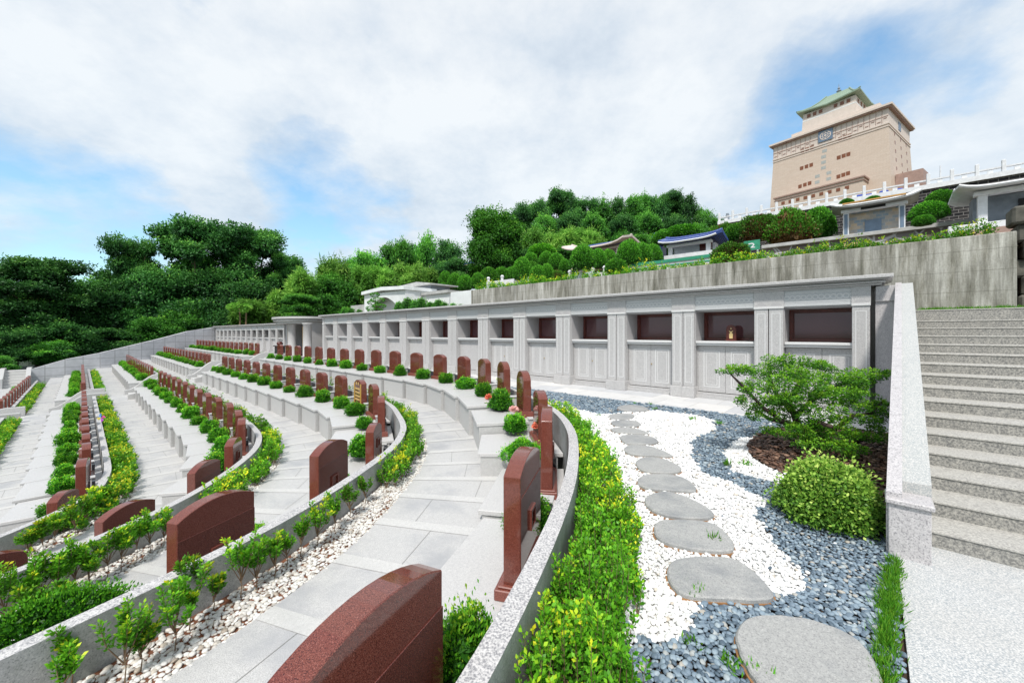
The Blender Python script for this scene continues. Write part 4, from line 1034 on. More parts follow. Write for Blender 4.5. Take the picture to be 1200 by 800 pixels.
# stone terrace wall with coping
PT=42.0; zT=ZP(895,288,PT)
cw=thing('rubble_terrace_wall','crazy-paved stone terrace wall with a grey coping above the concrete wall','terrace wall',W(PT,wpoint(1000,PT),zT-2),RZ)
part('coping',MB().wbox(PT-.3,PT+.8,wpoint(1230,PT),wpoint(893,PT),zT-.3,zT),M['greyroof'],cw,.03)
def rubble():
    m,nt,b=newmat('crazy_paving'); v=texco(nt,'World'); vo=nt.nodes.new('ShaderNodeTexVoronoi'); vo.feature='DISTANCE_TO_EDGE'; vo.inputs['Scale'].default_value=1.1; nt.links.new(v,vo.inputs['Vector'])
    vc=nt.nodes.new('ShaderNodeTexVoronoi'); vc.inputs['Scale'].default_value=1.1; nt.links.new(v,vc.inputs['Vector'])
    sp=nt.nodes.new('ShaderNodeSeparateColor'); nt.links.new(vc.outputs['Color'],sp.inputs[0])
    c=ramp(nt,sp.outputs[0],[(0,(.09,.09,.10)),(.5,(.20,.16,.14)),(1,(.26,.26,.27))])
    e=ramp(nt,vo.outputs['Distance'],[(.03,(1,1,1)),(.06,(0,0,0))])
    nt.links.new(mix(nt,c,(.5,.5,.5),e),b.inputs['Base Color']); b.inputs['Roughness'].default_value=.9; return m
M['rubble']=rubble()
part('face',MB().wbox(PT,PT+.5,wpoint(1230,PT),wpoint(897,PT),zT-4,zT-.3),M['rubble'],cw)
m=MB(); sg=wpoint(996,PT); m.wbox(PT-.06,PT,sg-.75,sg+.75,zT-1.9,zT-.5); sgn=part('sign_panel',m,M['black'],cw)
m=MB()
for dx in (-.3,.3):
    for dz in (-.5,-1.1):
        zc_=zT-.35+dz
        m.wbox(PT-.075,PT-.06,sg+dx-.2,sg+dx+.2,zc_+.12,zc_+.18); m.wbox(PT-.075,PT-.06,sg+dx-.2,sg+dx+.2,zc_-.02,zc_+.04); m.wbox(PT-.075,PT-.06,sg+dx-.04,sg+dx+.04,zc_-.18,zc_+.2); m.wbox(PT-.075,PT-.06,sg+dx-.2,sg+dx+.2,zc_-.18,zc_-.13)
part('gold_lettering',m,M['goldtext'],cw and sgn.parent)
# stone pavilion
PV=47.0
def pavilion(u0,u1,vb,vt,p,lab,wallm,roofm,trim,depth=3.0,posts=2,tab=True,over=.9,upturn=.5,back=True,name='tomb_pavilion',cat='pavilion',rt=.35):
    s0,s1=wpoint(u1,p),wpoint(u0,p); um=(u0+u1)/2; z0=ZP(um,vb,p); z1=ZP(um,vt,p); h=z1-z0
    r=thing(name,lab,cat,W(p,(s0+s1)/2,z0),RZ); w=(s1-s0)
    if back: lpart('back_wall',MB().box(-w/2,w/2,depth*.6,depth,-1.5,h),wallm,r)
    else: lpart('back_wall',MB().box(-w/2,w/2,depth-.1,depth,-1.5,h),wallm,r)
    for i in range(posts):
        x=-w/2+.2+(w-.4)*i/(posts-1); lpart('post',MB().box(x-.2,x+.2,0,.4,-1.2,h),trim,r,.02)
    lpart('beam',MB().box(-w/2-.15,w/2+.15,-.12,.5,h-.25,h),trim,r,.02)
    lpart('floor',MB().box(-w/2-.3,w/2+.3,-.4,depth,-1.7,-.001),trim,r)
    # curved roof with upturned eaves
    vs=[];fs=[];nx=12
    for j,(yy,zz) in enumerate(((-over,0),(depth*.5,rt*2.2),(depth+over,0))):
        for i in range(nx+1):
            t=-1+2*i/nx; x=t*(w/2+over); vs.append((x,yy,h+zz+upturn*abs(t)**5))
    top=[(x,y,z+rt) for x,y,z in vs]; n=len(vs); 
    for j in range(2):
        for i in range(nx):
            a=j*(nx+1)+i; fs.append((a,a+1,a+nx+2,a+nx+1)); fs.append((a+n,a+nx+1+n,a+nx+2+n,a+1+n))
    for i in range(nx): 
        fs.append((i,i+n,i+1+n,i+1)); a=2*(nx+1)+i; fs.append((a,a+1,a+1+n,a+n))
    for j in range(2):
        a=j*(nx+1);b=a+nx+1; fs.append((a,b,b+n,a+n)); a+=nx;b+=nx; fs.append((a,a+n,b+n,b))
    lpart('roof',MB().add(vs+top,fs),roofm,r)
    m=MB(); pts=[((-1+2*i/nx)*(w/2+over),depth*.5,h+rt*3.2+upturn*abs(-1+2*i/nx)**4) for i in range(nx+1)]; m.tube(pts,.16,6)
    lpart('ridge',m,trim if roofm is not M['blueroof'] else roofm,r)
    pts=[((-1+2*i/nx)*(w/2+over),-over-.02,h+.08+upturn*abs(-1+2*i/nx)**4) for i in range(nx+1)]
    lpart('eave_trim',MB().tube(pts,.10,6),trim,r)
    return r,w,h,depth
r,w,h,d=pavilion(988,1061,277,241,PV,'tomb pavilion with multicoloured slate back wall and dark door under an upswept grey roof',M['slate'],M['greyroof'],M['whitestone'],1.6,2,upturn=.40,over=.9,rt=.16)
lpart('door',MB().box(-.55,.55,.86,.96,0,1.7),M['emblemblue'],r); lpart('roof_edge_tiles',MB().box(-w/2,w/2,-1.25,-1.0,h+.25,h+.34),M['orange'],r)
lpart('name_board',MB().box(-.8,.8,-.2,-.13,h-.22,h+.0),M['dark'],r)
for x in (-w/2+.2,w/2-.2): lpart('blue_couplet',MB().box(x-.12,x+.12,-.03,0,.2,h-.4),M['emblemblue'],r)
r,w,h,d=pavilion(1146,1225,258,219,38,'grey stone tomb pavilion with white upswept roof, cropped by the right edge',M['greywall'],M['whitestone'],M['whitestone'],3.0,2,upturn=.3,over=.9,rt=.12)
lpart('door',MB().box(.6,2.4,1.7,1.8,0,1.6),M['dark'],r); lpart('forecourt_wall',MB().box(-w/2-1.5,w/2+1,-2.6,-2.2,-2.2,-.4),M['whitestone'],r,.02); lpart('brown_planter',MB().box(-w/2-1.2,w/2+1,-2.64,-2.6,-1.3,-.75),M['towertrim'],r)
r,w,h,d=pavilion(940-157,1113-282+1,312-15,284,44,'white tomb pavilion with dark blue tiled roof and green terrace wall in front',M['whitestone'],M['blueroof'],M['whitestone'],3.0,2,upturn=.25,over=.8,rt=.3)
lpart('door',MB().box(.6,1.9,1.75,1.8,.4,1.5),M['frame'],r)
r,w,h,d=pavilion(672,725,300,292,52,'pink tomb hall with blue ridge tiles and swept white eaves among the topiary',M['pinkwall'],M['pinkwall'],M['pinkwall'],3.0,3,upturn=.7,over=1.3,rt=.30)
lpart('blue_ridge',MB().box(-w/2-.5,w/2+.5,.9,3.6,h+.62,h+1.05),M['blueroof'],r,.15)
r,w,h,d=pavilion(536,568,318,311,58,'small cream pavilion with blue tiled roof at the foot of the woods',M['creamwall'],M['blueroof'],M['creamwall'],4.0,3,upturn=.1,over=.8,rt=.4,back=False)
r,w,h,d=pavilion(767,775,290,281,60,'tiny blue pagoda roof peeking above the shrubs',M['whitestone'],M['blueroof'],M['blueroof'],1.2,2,upturn=.25,over=.3,rt=.3)
PG=36.0; sg0,sg1=wpoint(834,PG),wpoint(738,PG); zg=ZP(785,306,PG)
gw=thing('green_topped_wall','long white terrace wall with green glazed bands and cream balusters','terrace wall',W(PG,(sg0+sg1)/2,zg-1.8),RZ)
part('wall',MB().wbox(PG,PG+.3,sg0,sg1,zg-2.5,zg-.1),M['whitestone'],gw)
part('green_band',MB().wbox(PG-.1,PG+.4,sg0,sg1,zg-.1,zg+.18),M['jade'],gw); part('lower_green_band',MB().wbox(PG-.05,PG,sg0,sg1,zg-.42,zg-.3),M['jade'],gw)
m=MB()
for i in range(6): s=sg0+.3+i*.55; m.wbox(PG-.08,PG,s,s+.25,zg-1.7,zg-.6)
part('cream_balusters',m,M['creamwall'],gw)
for (u0,u1,v,p,lb) in ((665,710,321,34,'right'),(570,625,327,34,'left')):
    s0,s1=wpoint(u1,p),wpoint(u0,p); z=ZP((u0+u1)/2,v,p)
    g=thing('terrace_rail',f'low white stone rail with knobbed posts among the topiary, {lb} one','rail',W(p,s0,z-1),RZ,'white stone rails among the topiary')
    part('wall',MB().wbox(p,p+.3,s0,s1,z-2.4,z),M['whitestone'],g)
    n_=4
    for i in range(n_):
        s=s0+.2+(s1-s0-.4)*i/(n_-1); part('post',MB().lathe([(.17,z-.2),(.17,z+.35),(.24,z+.42),(.12,z+.62),(.0,z+.63)],8,Matrix.Translation(W(p+.15,s))),M['whitestone'],g)
whole('grey_terrace_wall',MB().wbox(33.5,33.9,wpoint(700,33.5),wpoint(560,33.5),3,ZP(630,333,33.5)),M['greyroof'],'low grey terrace wall above the left part of the concrete wall','wall')
# green sign board
s=wpoint(881,40); z=ZP(881,289,40)
sb=thing('green_signboard','small green signboard with a curved white mark beside the topiary balls','sign',W(40,s,z-1.2),RZ)
lpart('board',MB().box(-.62,.62,0,.08,.9,1.75),M['jade'],sb); lpart('legs',MB().box(-.5,-.4,.02,.08,0,.9).box(.4,.5,.02,.08,0,.9),M['whitestone'],sb)
lpart('emblem_stroke',MB().prism([(-.45,1.30),(-.2,1.42),(.0,1.44),(.12,1.36),(.0,1.24),(-.1,1.10),(.25,1.08),(.25,1.16),(.08,1.18),(.22,1.34),(.12,1.5),(-.05,1.53),(-.3,1.48)],.0,.012,TXZ),M['whitestone'],sb)
# ------------------------------------------------------------------ garden surface
STEPS=[[(721,477),(730,474),(748,474),(761,478),(758,481),(733,482)],
[(711,486),(722,484),(740,484),(745,487),(738,491),(716,491)],
[(714,494),(722,492),(745,492),(752,496),(748,499),(722,499)],
[(714,502),(722,500),(745,501),(762,507),(758,508),(722,506)],
[(725,510),(740,508),(762,510),(772,515),(770,519),(735,520),(728,515)],
[(731,524),(738,520),(765,522),(790,533),(785,534),(740,532),(732,528)],
[(744,540),(752,535),(775,535),(801,547),(795,553),(765,553),(748,549)],
[(746,562),(753,555),(785,554),(808,561),(820,575),(800,574),(760,572),(748,567)],
[(753,586),(762,577),(785,574),(815,585),(840,600),(830,607),(790,605),(765,598)],
[(765,612),(780,607),(830,609),(850,620),(865,643),(840,645),(800,640),(768,630)],
[(780,665),(790,652),(840,650),(870,655),(911,694),(900,702),(860,700),(800,697),(785,682)],
[(862,737),(875,720),(920,718),(975,730),(1015,752),(1038,800),(1030,830),(900,815),(875,780),(863,755)]]
def smoothpoly(P,it=2):
    for _ in range(it):
        Q=[]
        for i in range(len(P)):
            a,b=P[i],P[(i+1)%len(P)]
            Q.append((a[0]*.75+b[0]*.25,a[1]*.75+b[1]*.25)); Q.append((a[0]*.25+b[0]*.75,a[1]*.25+b[1]*.75))
        P=Q
    return P
stepw=[]; RIM=MB()
for i,poly in enumerate(STEPS):
    c=np.mean(poly,axis=0); poly=[(c[0]+(x-c[0])*1.0,c[1]+(y-c[1])*1.0) for x,y in poly]
    w=[tuple(G(u,v,.05)[:2]) for u,v in poly]; w=smoothpoly(w,2); stepw.append(w)
    rr=random.Random(i); w2=[(x+rr.uniform(-.004,.004),y+rr.uniform(-.004,.004)) for x,y in w]
    cx_=sum(x for x,y in w)/len(w); cy_=sum(y for x,y in w)/len(w)
    RIM.prism([(cx_+(x-cx_)*1.035,cy_+(y-cy_)*1.035) for x,y in w],-.05,.012)
    mb=MB().prism([(x-cx_,y-cy_) for x,y in w2],-.06,.05)
    o=whole('stepping_stone',mb,M['step'],('big smooth grey stepping stone cropped by the bottom edge, nearest the camera' if i==11 else f'flat grey stepping stone in the gravel, {ORD[12-i]} from the bottom edge') ,'stepping stone','grey stepping stones through the gravel',.012)
    o.location=(cx_,cy_,0)
struct('soil_rims',RIM,plain('orange_soil',(.30,.15,.06),.95,0,.4,9))
WH=[(600,462),(690,483),(710,487),(760,480),(800,485),(837,491),(839,505),(810,515),(812,540),(825,555),(858,566),(904,590),(885,599),(900,629),(933,659),(939,680),(948,693),(912,697),(870,703),(825,704),(813,728),(795,757),(765,748),(748,741),(730,760),(560,780)]
CRE=[(887,511),(863,514),(848,529),(852,547),(875,559),(917,568),(960,585),(975,570),(920,554),(899,547),(879,535),(879,526),(887,518)]
MUL=[(885,516),(905,505),(950,500),(1062,497),(1066,600),(1000,592),(960,580),(920,556),(899,548),(878,536),(876,525)]
gw_=lambda P:[tuple(G(u,v)[:2]) for u,v in P]
WHw,CREw,MULw=smoothpoly(gw_(WH),1),smoothpoly(gw_(CRE),1),smoothpoly(gw_(MUL),1)
rng=np.random.default_rng(5)
def wiggle(P,a=.05):
    return P+np.stack([np.sin(P[:,1]*9)+np.sin(P[:,0]*23+P[:,1]*17),np.cos(P[:,0]*8)+np.sin(P[:,0]*19-P[:,1]*21)],1)*a*.6+rng.normal(0,a*.35,P.shape)
def gardenmask(P):
    pq=np.stack([P[:,0]*D2[0]+P[:,1]*D2[1],P[:,0]*D1[0]+P[:,1]*D1[1]],1)
    lim=PW-2.10
    ok=(pq[:,0]<lim)&(pq[:,0]>-.4)&(pq[:,1]>-.14-np.maximum(pq[:,0]-4.9,0)*.035)
    # outside of row one's coping
    r=R[1]; pts=np.array([r.off(l,coff(1,l)+.38) for l in np.linspace(0,r.l_at_s(16),150)])
    smax=np.interp(pq[:,0],pts[:,0],pts[:,1]); ok&=(pq[:,1]<smax)|(pq[:,0]>pts[-1,0])
    ok&=pq[:,1]<12.5
    return ok
acc={'w':[],'b':[]}
def add_zone(P,size,hi,seed,layers=2):
    m=gardenmask(P); P=P[m]
    Pw=wiggle(P.copy(),.03)
    isw=inpoly(Pw[:,0],Pw[:,1],WHw)|inpoly(Pw[:,0],Pw[:,1],CREw)
    ismu=inpoly(P[:,0],P[:,1],MULw)&~inpoly(P[:,0],P[:,1],CREw)
    instep=np.zeros(len(P),bool)
    for w in stepw: instep|=inpoly(P[:,0],P[:,1],np.array(w))
    keep=~ismu&~instep
    flip=rng.random(len(P))<.004; isw=isw^flip
    for key,mk in (('w',keep&isw),('b',keep&~isw)):
        if mk.any():
            Z=-.015+rng.uniform(0,.012,mk.sum())
            acc[key].append(pebbles('x',P[mk],Z,size*(.95 if key=='w' else 1.0),None,hi,.55 if key=='w' else .42,seed))
P=jitter_points(-1,4.6,1.6,4.6,.029,rng); add_zone(P[P[:,1]<3.2],.0205,True,2)
add_zone(P[P[:,1]>=3.2],.0205,False,6)
P=jitter_points(-1,8,4.6,7.5,.036,rng); add_zone(P,.026,False,3)
P=jitter_points(-2,9,7.5,15,.048,rng); add_zone(P,.034,False,4)
def join_scatter(name,lst,mat,label,cat):
    V=[];F=[];T=[];n=0
    for v,f,t in lst: V.append(v);F.append(f+n);T.append(t);n+=len(v)
    me=npmesh(name,np.concatenate(V),np.concatenate(F),mat,np.concatenate(T),smooth=True)
    return props(obj(name,me),label,cat,None,'stuff')
join_scatter('white_pebbles',acc['w'],M['pebwhite'],'bright white pebbles flowing around the stepping stones','pebbles')
join_scatter('blue_grey_pebbles',acc['b'],M['pebblue'],'blue-grey river pebbles winding around the white gravel','pebbles')
WHS=smoothpoly(gw_([(682,484)]+WH[2:-2]+[(738,741),(722,700),(716,600),(700,540)]),1)
for nm_,pp_,mt_ in (('white_gravel_bed',WHS,M['gwhite']),('white_gravel_crescent',CREw,M['gwhite'])):
    mb=MB().add([Vector((x,y,-.014)) for x,y in pp_],[tuple(range(len(pp_)))]); struct(nm_,mb,mt_)
# mulch mound
P=jitter_points(2,9,4,9,.055,rng); P=P[inpoly(P[:,0],P[:,1],MULw)&gardenmask(P)]
cm=np.mean(P,axis=0); z=.10*np.clip(1-((P-cm)**2).sum(1)/3.5,0,1)
V,F,T=pebbles('m',P,z,.045,None,False,.30,9,elong=.7)
props(obj('bark_mulch',npmesh('bark_mulch',V,F,M['mulch'],T)),'brown bark mulch mounded under the juniper','mulch',None,'stuff')
mb=MB(); mp_=[Vector((x,y,-.02)) for x,y in MULw]; mb.add(mp_+[Vector((cm[0],cm[1],.06))],[(i,(i+1)%len(mp_),len(mp_)) for i in range(len(mp_))])
props(obj('mulch_bed',mb.mesh('mulch_bed',M['darksoil'])),kind='structure')
# pebbles in the planting beds of rows 2..3 near the camera
lst=[]
for k,ls0,ls1,st_p,dens in ((2,0,16,.029,1),(3,0,16,.04,1),(2,16,26,.06,1),(3,16,26,.06,1),(4,0,12,.06,1)):
    r=R[k]; L=np.arange(ls0,ls1,st_p); O=np.arange(0,1,st_p/.5)
    LL,OO=np.meshgrid(L,O); LL=(LL+rng.uniform(-.45,.45,LL.shape)*st_p).ravel(); OO=(OO+rng.uniform(-.4,.4,OO.shape)*st_p/.5).ravel()
    keep=((np.sin(LL*3.1)*np.sin(OO*7+LL)+rng.normal(0,.25,len(LL)))<1.0)&(OO>0)&(OO<1); LL,OO=LL[keep],OO[keep]
    pts=[];zz=[]
    ll=np.linspace(ls0,ls1,60); bz=[bedlevel(k,r.off(l,.8)) for l in ll]
    for l,o in zip(LL,OO): q=r.off(l,coff(k,l)+.02+o*(boff(k,l)-coff(k,l)+.0)); w=W(q[0],q[1]); pts.append((w.x,w.y))
    zz=np.interp(LL,ll,bz)-.025
    lst.append(pebbles('x',np.array(pts),zz,st_p*.74,None,st_p<.03,.5,k+int(ls0)))
join_scatter('bed_pebbles',lst,M['pebbed'],'white pebbles over red soil in the planting beds behind the copings','pebbles')
# ------------------------------------------------------------------ hedge plants
def sprays(base,h,rng,nb,leaf,clus,yel,spread,lo=.25,wid=.5,upr=.5,fork=0.0):
    """leaf sprays of one plant: base (3,), height h -> arrays; also returns stem curves"""
    Ps=[];Ds=[];Ts=[];Ls=[];stems=[]
    for b in range(nb):
        a=rng.uniform(0,2*PI); sp=spread*rng.uniform(.2,1); top=base+np.array([math.cos(a)*sp,math.sin(a)*sp,h*rng.uniform(.62,1.0)])
        mid=base*.55+top*.45+np.array([math.cos(a)*sp*.2,math.sin(a)*sp*.2,0])
        b0=base+np.array([0,0,h*fork*rng.uniform(.8,1.3)]); mid=b0*.5+top*.5+np.array([math.cos(a)*sp*.2,math.sin(a)*sp*.2,0])
        stems.append((b0,mid,top))
        n=clus; t=rng.uniform(lo,1,n)**.8
        p=np.where(t[:,None]<.5,b0+(mid-b0)*(t[:,None]*2),mid+(top-mid)*((t[:,None]-.5)*2))
        d=sph(n,rng)*1.0; d[:,2]=np.abs(d[:,2])*.6+upr
        p=p+unit(d)*rng.uniform(0,.9,(n,1))*leaf*1.1
        yy=yel*(rng.uniform(.9,2.0) if rng.random()<.34 else rng.uniform(.1,.6))
        tt=np.clip(rng.normal(.33,.13,n)+ (t>.80)*yy*.35+(t>.92)*(rng.random(n)<.5)*yy*.5+.12*(t-.5),0,1)
        Ps.append(p);Ds.append(d);Ts.append(tt);Ls.append(leaf*rng.uniform(.65,1.25,n))
    return np.concatenate(Ps),np.concatenate(Ds),np.concatenate(Ts),np.concatenate(Ls),stems
def plantmesh(name,plants,leafw,matl,rng,stem_r=.004,tubes=True):
    P=np.concatenate([x[0] for x in plants]);D=np.concatenate([x[1] for x in plants]);T=np.concatenate([x[2] for x in plants]);L=np.concatenate([x[3] for x in plants])
    V,F,T4=leafquads(P,D,L,L*leafw,T,rng); mi=np.zeros(len(F),int)
    if tubes:
        sv=[];sf=[]
        n0=len(V)
        for x in plants:
            for (a,b,c) in x[4]:
                pts=[a,b,c]; rad=[stem_r,stem_r*.7,stem_r*.35]
                for i,(p,q) in enumerate(zip(pts[:-1],pts[1:])):
                    base=n0+len(sv)
                    for pt,r_ in ((p,rad[i]),(q,rad[i+1])):
                        for kk in range(4):
                            an=kk*PI/2; sv.append(np.array(pt)+np.array([math.cos(an)*r_,math.sin(an)*r_,0]))
                    for kk in range(4): sf.append((base+kk,base+(kk+1)%4,base+4+(kk+1)%4,base+4+kk))
        V=np.concatenate([V,np.array(sv)]);F=np.concatenate([F,np.array(sf)]);T4=np.concatenate([T4,np.zeros(len(sv))]);mi=np.concatenate([mi,np.ones(len(sf),int)])
    return npmesh(name,V,F,[matl,M['twig']],T4,mi=mi)
def w3(p,s,z): v=W(p,s,z); return np.array([v.x,v.y,v.z])
def hedge(name,k,l0,l1,o0,o1,z,h,dens,leaf,clus,nb,yel,label,seed,sp=.12,upr=.5,group='clipped hedges behind the copings',lo=.15,gapf=None):
    rng=np.random.default_rng(seed); r=R[k]; n=int((l1-l0)*(o1-o0)*dens); pl=[]
    for i in range(n):
        l=rng.uniform(l0,l1); o=rng.uniform(o0,o1); oo=o-.38+coff(k,l)
        if gapf and gapf(l,rng): continue
        q=r.off(l,oo); zz=z(l) if callable(z) else z
        edge=1-.35*abs((o-o0)/(o1-o0)*2-1)**2
        hh=h*edge*rng.uniform(.55,1.22)*(1+.14*math.sin(l*2.3)+.08*math.sin(l*7))
        pl.append(sprays(w3(q[0],q[1],zz),hh,rng,nb,leaf,clus,yel*(1+.8*math.sin(l*1.7+o*6)),sp,lo,upr=upr))
    me=plantmesh(name,pl,.62,M['leafhedge'],rng)
    return props(obj(name,me),label,'hedge',group)
# big hedge along the garden
o=hedge('golden_hedge',1,.3,5.6,.42,.98,0,.42,150,.032,46,3,.5,'dense golden-green hedge between the curved coping and the white gravel',1,.10)
hedge('golden_hedge',1,5.6,10.2,.42,.85,0,.42,90,.038,40,3,.5,'golden-green hedge end thinning out towards the blue pebbles',2,.12)
hedge('thin_hedge',1,10.2,R[1].l_at_s(GAP0-.3),.5,.8,0,.42,5,.05,26,3,.3,'sparse green sprigs between the highest headstone row and the walkway, near stretch',3,.10,group=None)
hedge('thin_hedge',1,R[1].l_at_s(GAP1),R[1].l_at_s(60),.5,.8,0,.40,4,.07,18,3,.3,'sparse green sprigs behind the far stretch of the highest headstone row',4,.10,group=None)
def bz(k):
    r=R[k]; ll=np.linspace(0,r.L[-1],160); b=[bedlevel(k,r.off(l,.8)) for l in ll]
    return lambda l: float(np.interp(l,ll,b))
BZ={k:bz(k) for k in (2,3,4,5)}
# row 2: full bend hedge, then sparse
b2a=R[2].find(2.6,6.7); b2b=R[2].find(6.1,12.3)
hedge('leafy_hedge',2,b2a,b2b,.42,.74,BZ[2],.50,70,.042,40,3,.6,'leafy green hedge around the bend of the second row',5,.12)
hedge('leafy_hedge',2,b2b,R[2].l_at_s(GAP0-.3),.45,.75,BZ[2],.52,20,.055,34,3,.3,'loose upright hedge behind the straight near stretch of the second row',6,.10)
hedge('leafy_hedge',2,R[2].l_at_s(GAP1),R[2].l_at_s(57),.45,.75,BZ[2],.38,9,.07,18,3,.3,'loose hedge behind the far stretch of the second row',7,.10)
b3a=R[3].find(.9,9.2); b3b=R[3].find(3.1,13.5)
hedge('leafy_hedge',3,b3a,b3b,.42,.80,BZ[3],.50,60,.048,36,3,.6,'bushy hedge around the bend of the third row',8,.13)
hedge('leafy_hedge',3,b3b,R[3].l_at_s(GAP0-.3),.45,.75,BZ[3],.55,24,.06,34,3,.35,'upright hedge behind the straight near stretch of the third row',9,.12)
hedge('leafy_hedge',3,R[3].l_at_s(GAP1),R[3].l_at_s(55),.45,.75,BZ[3],.42,12,.07,18,3,.4,'hedge behind the far stretch of the third row',10,.12)
b4=R[4].find(.0,13.2)
hedge('golden_hedge',4,R[4].find(-.8,12.0),R[4].l_at_s(GAP0-.4),.42,.84,BZ[4],.44,80,.060,24,3,.8,'dense yellow-tipped hedge beside the fourth row, near stretch',11,.14)
hedge('golden_hedge',4,R[4].l_at_s(GAP1+.2),R[4].l_at_s(54),.42,.84,BZ[4],.44,26,.075,18,3,.6,'dense yellow-tipped hedge beside the fourth row, far stretch',12,.14)
hedge('golden_hedge',5,0,R[5].l_at_s(GAP0-.4),.42,.84,BZ[5],.44,70,.065,22,3,.6,'yellow-green hedge beside the lowest row at the left edge, near stretch',13,.14)
hedge('golden_hedge',5,R[5].l_at_s(GAP1+.2),R[5].l_at_s(52),.42,.84,BZ[5],.44,28,.075,18,3,.6,'yellow-green hedge beside the lowest row, far stretch',14,.14)
# near saplings one by one
def sapling(u,v,h,k,label,seed,nb=5,yel=.5,leaf=.032,zb_=None):
    rng=np.random.default_rng(seed)
    z=zb_ if zb_ is not None else -.50 if k==2 else -1.2
    g=G(u,v,z); base=np.array(g[:])*0
    pl=[]; trunk=rng.uniform(.35,.5)*h
    tops=[]
    h*=rng.uniform(1.1,1.5); x=sprays(np.array([0,0,0.0]),h,rng,nb+2,leaf*1.08,95,yel*.8,h*.25,.30,upr=.35,fork=.28)
    x[4].append((np.zeros(3),np.array([0.01,0,h*.2]),np.array([0,.0,h*.42])))
    me=plantmesh('sapling',[x],.52,M['leafhedge'],rng,.0065)
    o=obj('sapling',me); o.location=g; props(o,label,'sapling','young hedge saplings in the pebble beds'); return o
SAP=[(146,800,.42,2,6,.5),(165,786,.34,2,5,.6),(205,762,.40,2,4,.35),(222,738,.44,2,6,.7),(228,716,.40,2,5,.7),(282,700,.42,2,6,.6),(300,690,.40,2,6,.5),(322,676,.38,2,6,.6),(352,652,.36,2,5,.6),(372,640,.38,2,6,.7),(392,622,.38,2,6,.6),(410,606,.38,2,6,.6),(84,800,.30,2,4,.4),(72,828,.30,2,3,.4),(428,590,.36,2,6,.6),(336,664,.30,2,5,.6),(250,715,.22,2,3,.6)]
for i,(u,v,h,k,nb,y) in enumerate(SAP):
    sapling(u,v,h,k,f'young leafy sapling in the pebbles behind the second row coping, number {i+1} of the line',100+i,nb,y)
S3=[(5,742,.55),(25,728,.50),(48,712,.52),(66,706,.46),(88,694,.50),(104,690,.44),(126,676,.50),(142,668,.46),(160,656,.48),(176,648,.46),(192,640,.42),(38,738,.4),(75,726,.36)]
for i,(u,v,h) in enumerate(S3): sapling(u,v,h,3,f'bushy sapling behind the third row coping, {ORD[i+1]} from the left',200+i,6,.45,.040,-1.2)
S4=[(34,655,.5),(50,648,.5),(64,640,.45),(88,628,.5),(100,618,.5),(112,606,.5),(122,598,.46)]
for i,(u,v,h) in enumerate(S4): sapling(u,v,h,4,f'yellow-tipped sapling at the near end of the fourth row hedge, {ORD[i+1]} from the left',240+i,8,.9,.045,-1.9)
# low mat of leaves in front of the near headstones (lower left)
def lowbush(u,v,z,rx,ry,h,label,seed,n=5200,leaf=.034,mat=None,rot=.6,nm='low_bush'):
    rng=np.random.default_rng(seed); d=sph(n,rng); d[:,2]=np.abs(d[:,2]); P=d*np.array([rx,ry,h])*(1-np.abs(rng.normal(0,.16,n)))[:,None]*(1+.10*np.sin(d[:,0]*9)*np.cos(d[:,1]*8))[:,None]
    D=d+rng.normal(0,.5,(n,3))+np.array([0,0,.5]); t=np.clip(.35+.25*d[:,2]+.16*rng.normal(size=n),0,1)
    V,F,T=leafquads(P,D,leaf*rng.uniform(.7,1.3,n),leaf*.5*np.ones(n),t,rng)
    m=n//3; d2=sph(m,rng); d2[:,2]=np.abs(d2[:,2]); P2=d2*np.array([rx,ry,h])*.78
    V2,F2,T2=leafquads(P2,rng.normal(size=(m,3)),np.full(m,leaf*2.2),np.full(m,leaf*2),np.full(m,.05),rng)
    V=np.concatenate([V,V2]);F=np.concatenate([F,F2+len(V)-len(V2)]);T=np.concatenate([T,T2])
    o=obj(nm,npmesh(nm,V,F,mat or M['leafball'],T)); o.location=G(u,v,z); o.rotation_euler=(0,0,rot); props(o,label,'shrub'); return o
lowbush(62,748,-1.05,.70,.30,.46,'low spreading bright green shrub between the copings at the lower left corner',301,rot=.75)
# shrub beside the stepped-plinth headstone, lower centre
def nearshrub(u,v,z,r,label,seed,sq=1.15):
    me=ballmesh('leafy_shrub',9000,r,.032,M['leafball'],seed,sq,.30,yel=.15,lumpy=.20,wide=.5)
    o=obj('leafy_shrub',me); o.location=G(u,v,z); props(o,label,'shrub'); return o
nearshrub(545,830,-.42,.29,'leafy bright green shrub right of the nearest headstone at the bottom edge',311,1.75)
# azalea ball
g=G(982,614); me=ballmesh('azalea_bush',11000,.47,.040,M['leafazalea'],77,1.24,.25,yel=.22,lumpy=.06,wide=.62,up=0.0)
az=obj('azalea_bush',me); az.location=(g.x,g.y+.12,-.02); props(az,'rounded pale green azalea bush on blue pebbles beside the stair parapet','bush')
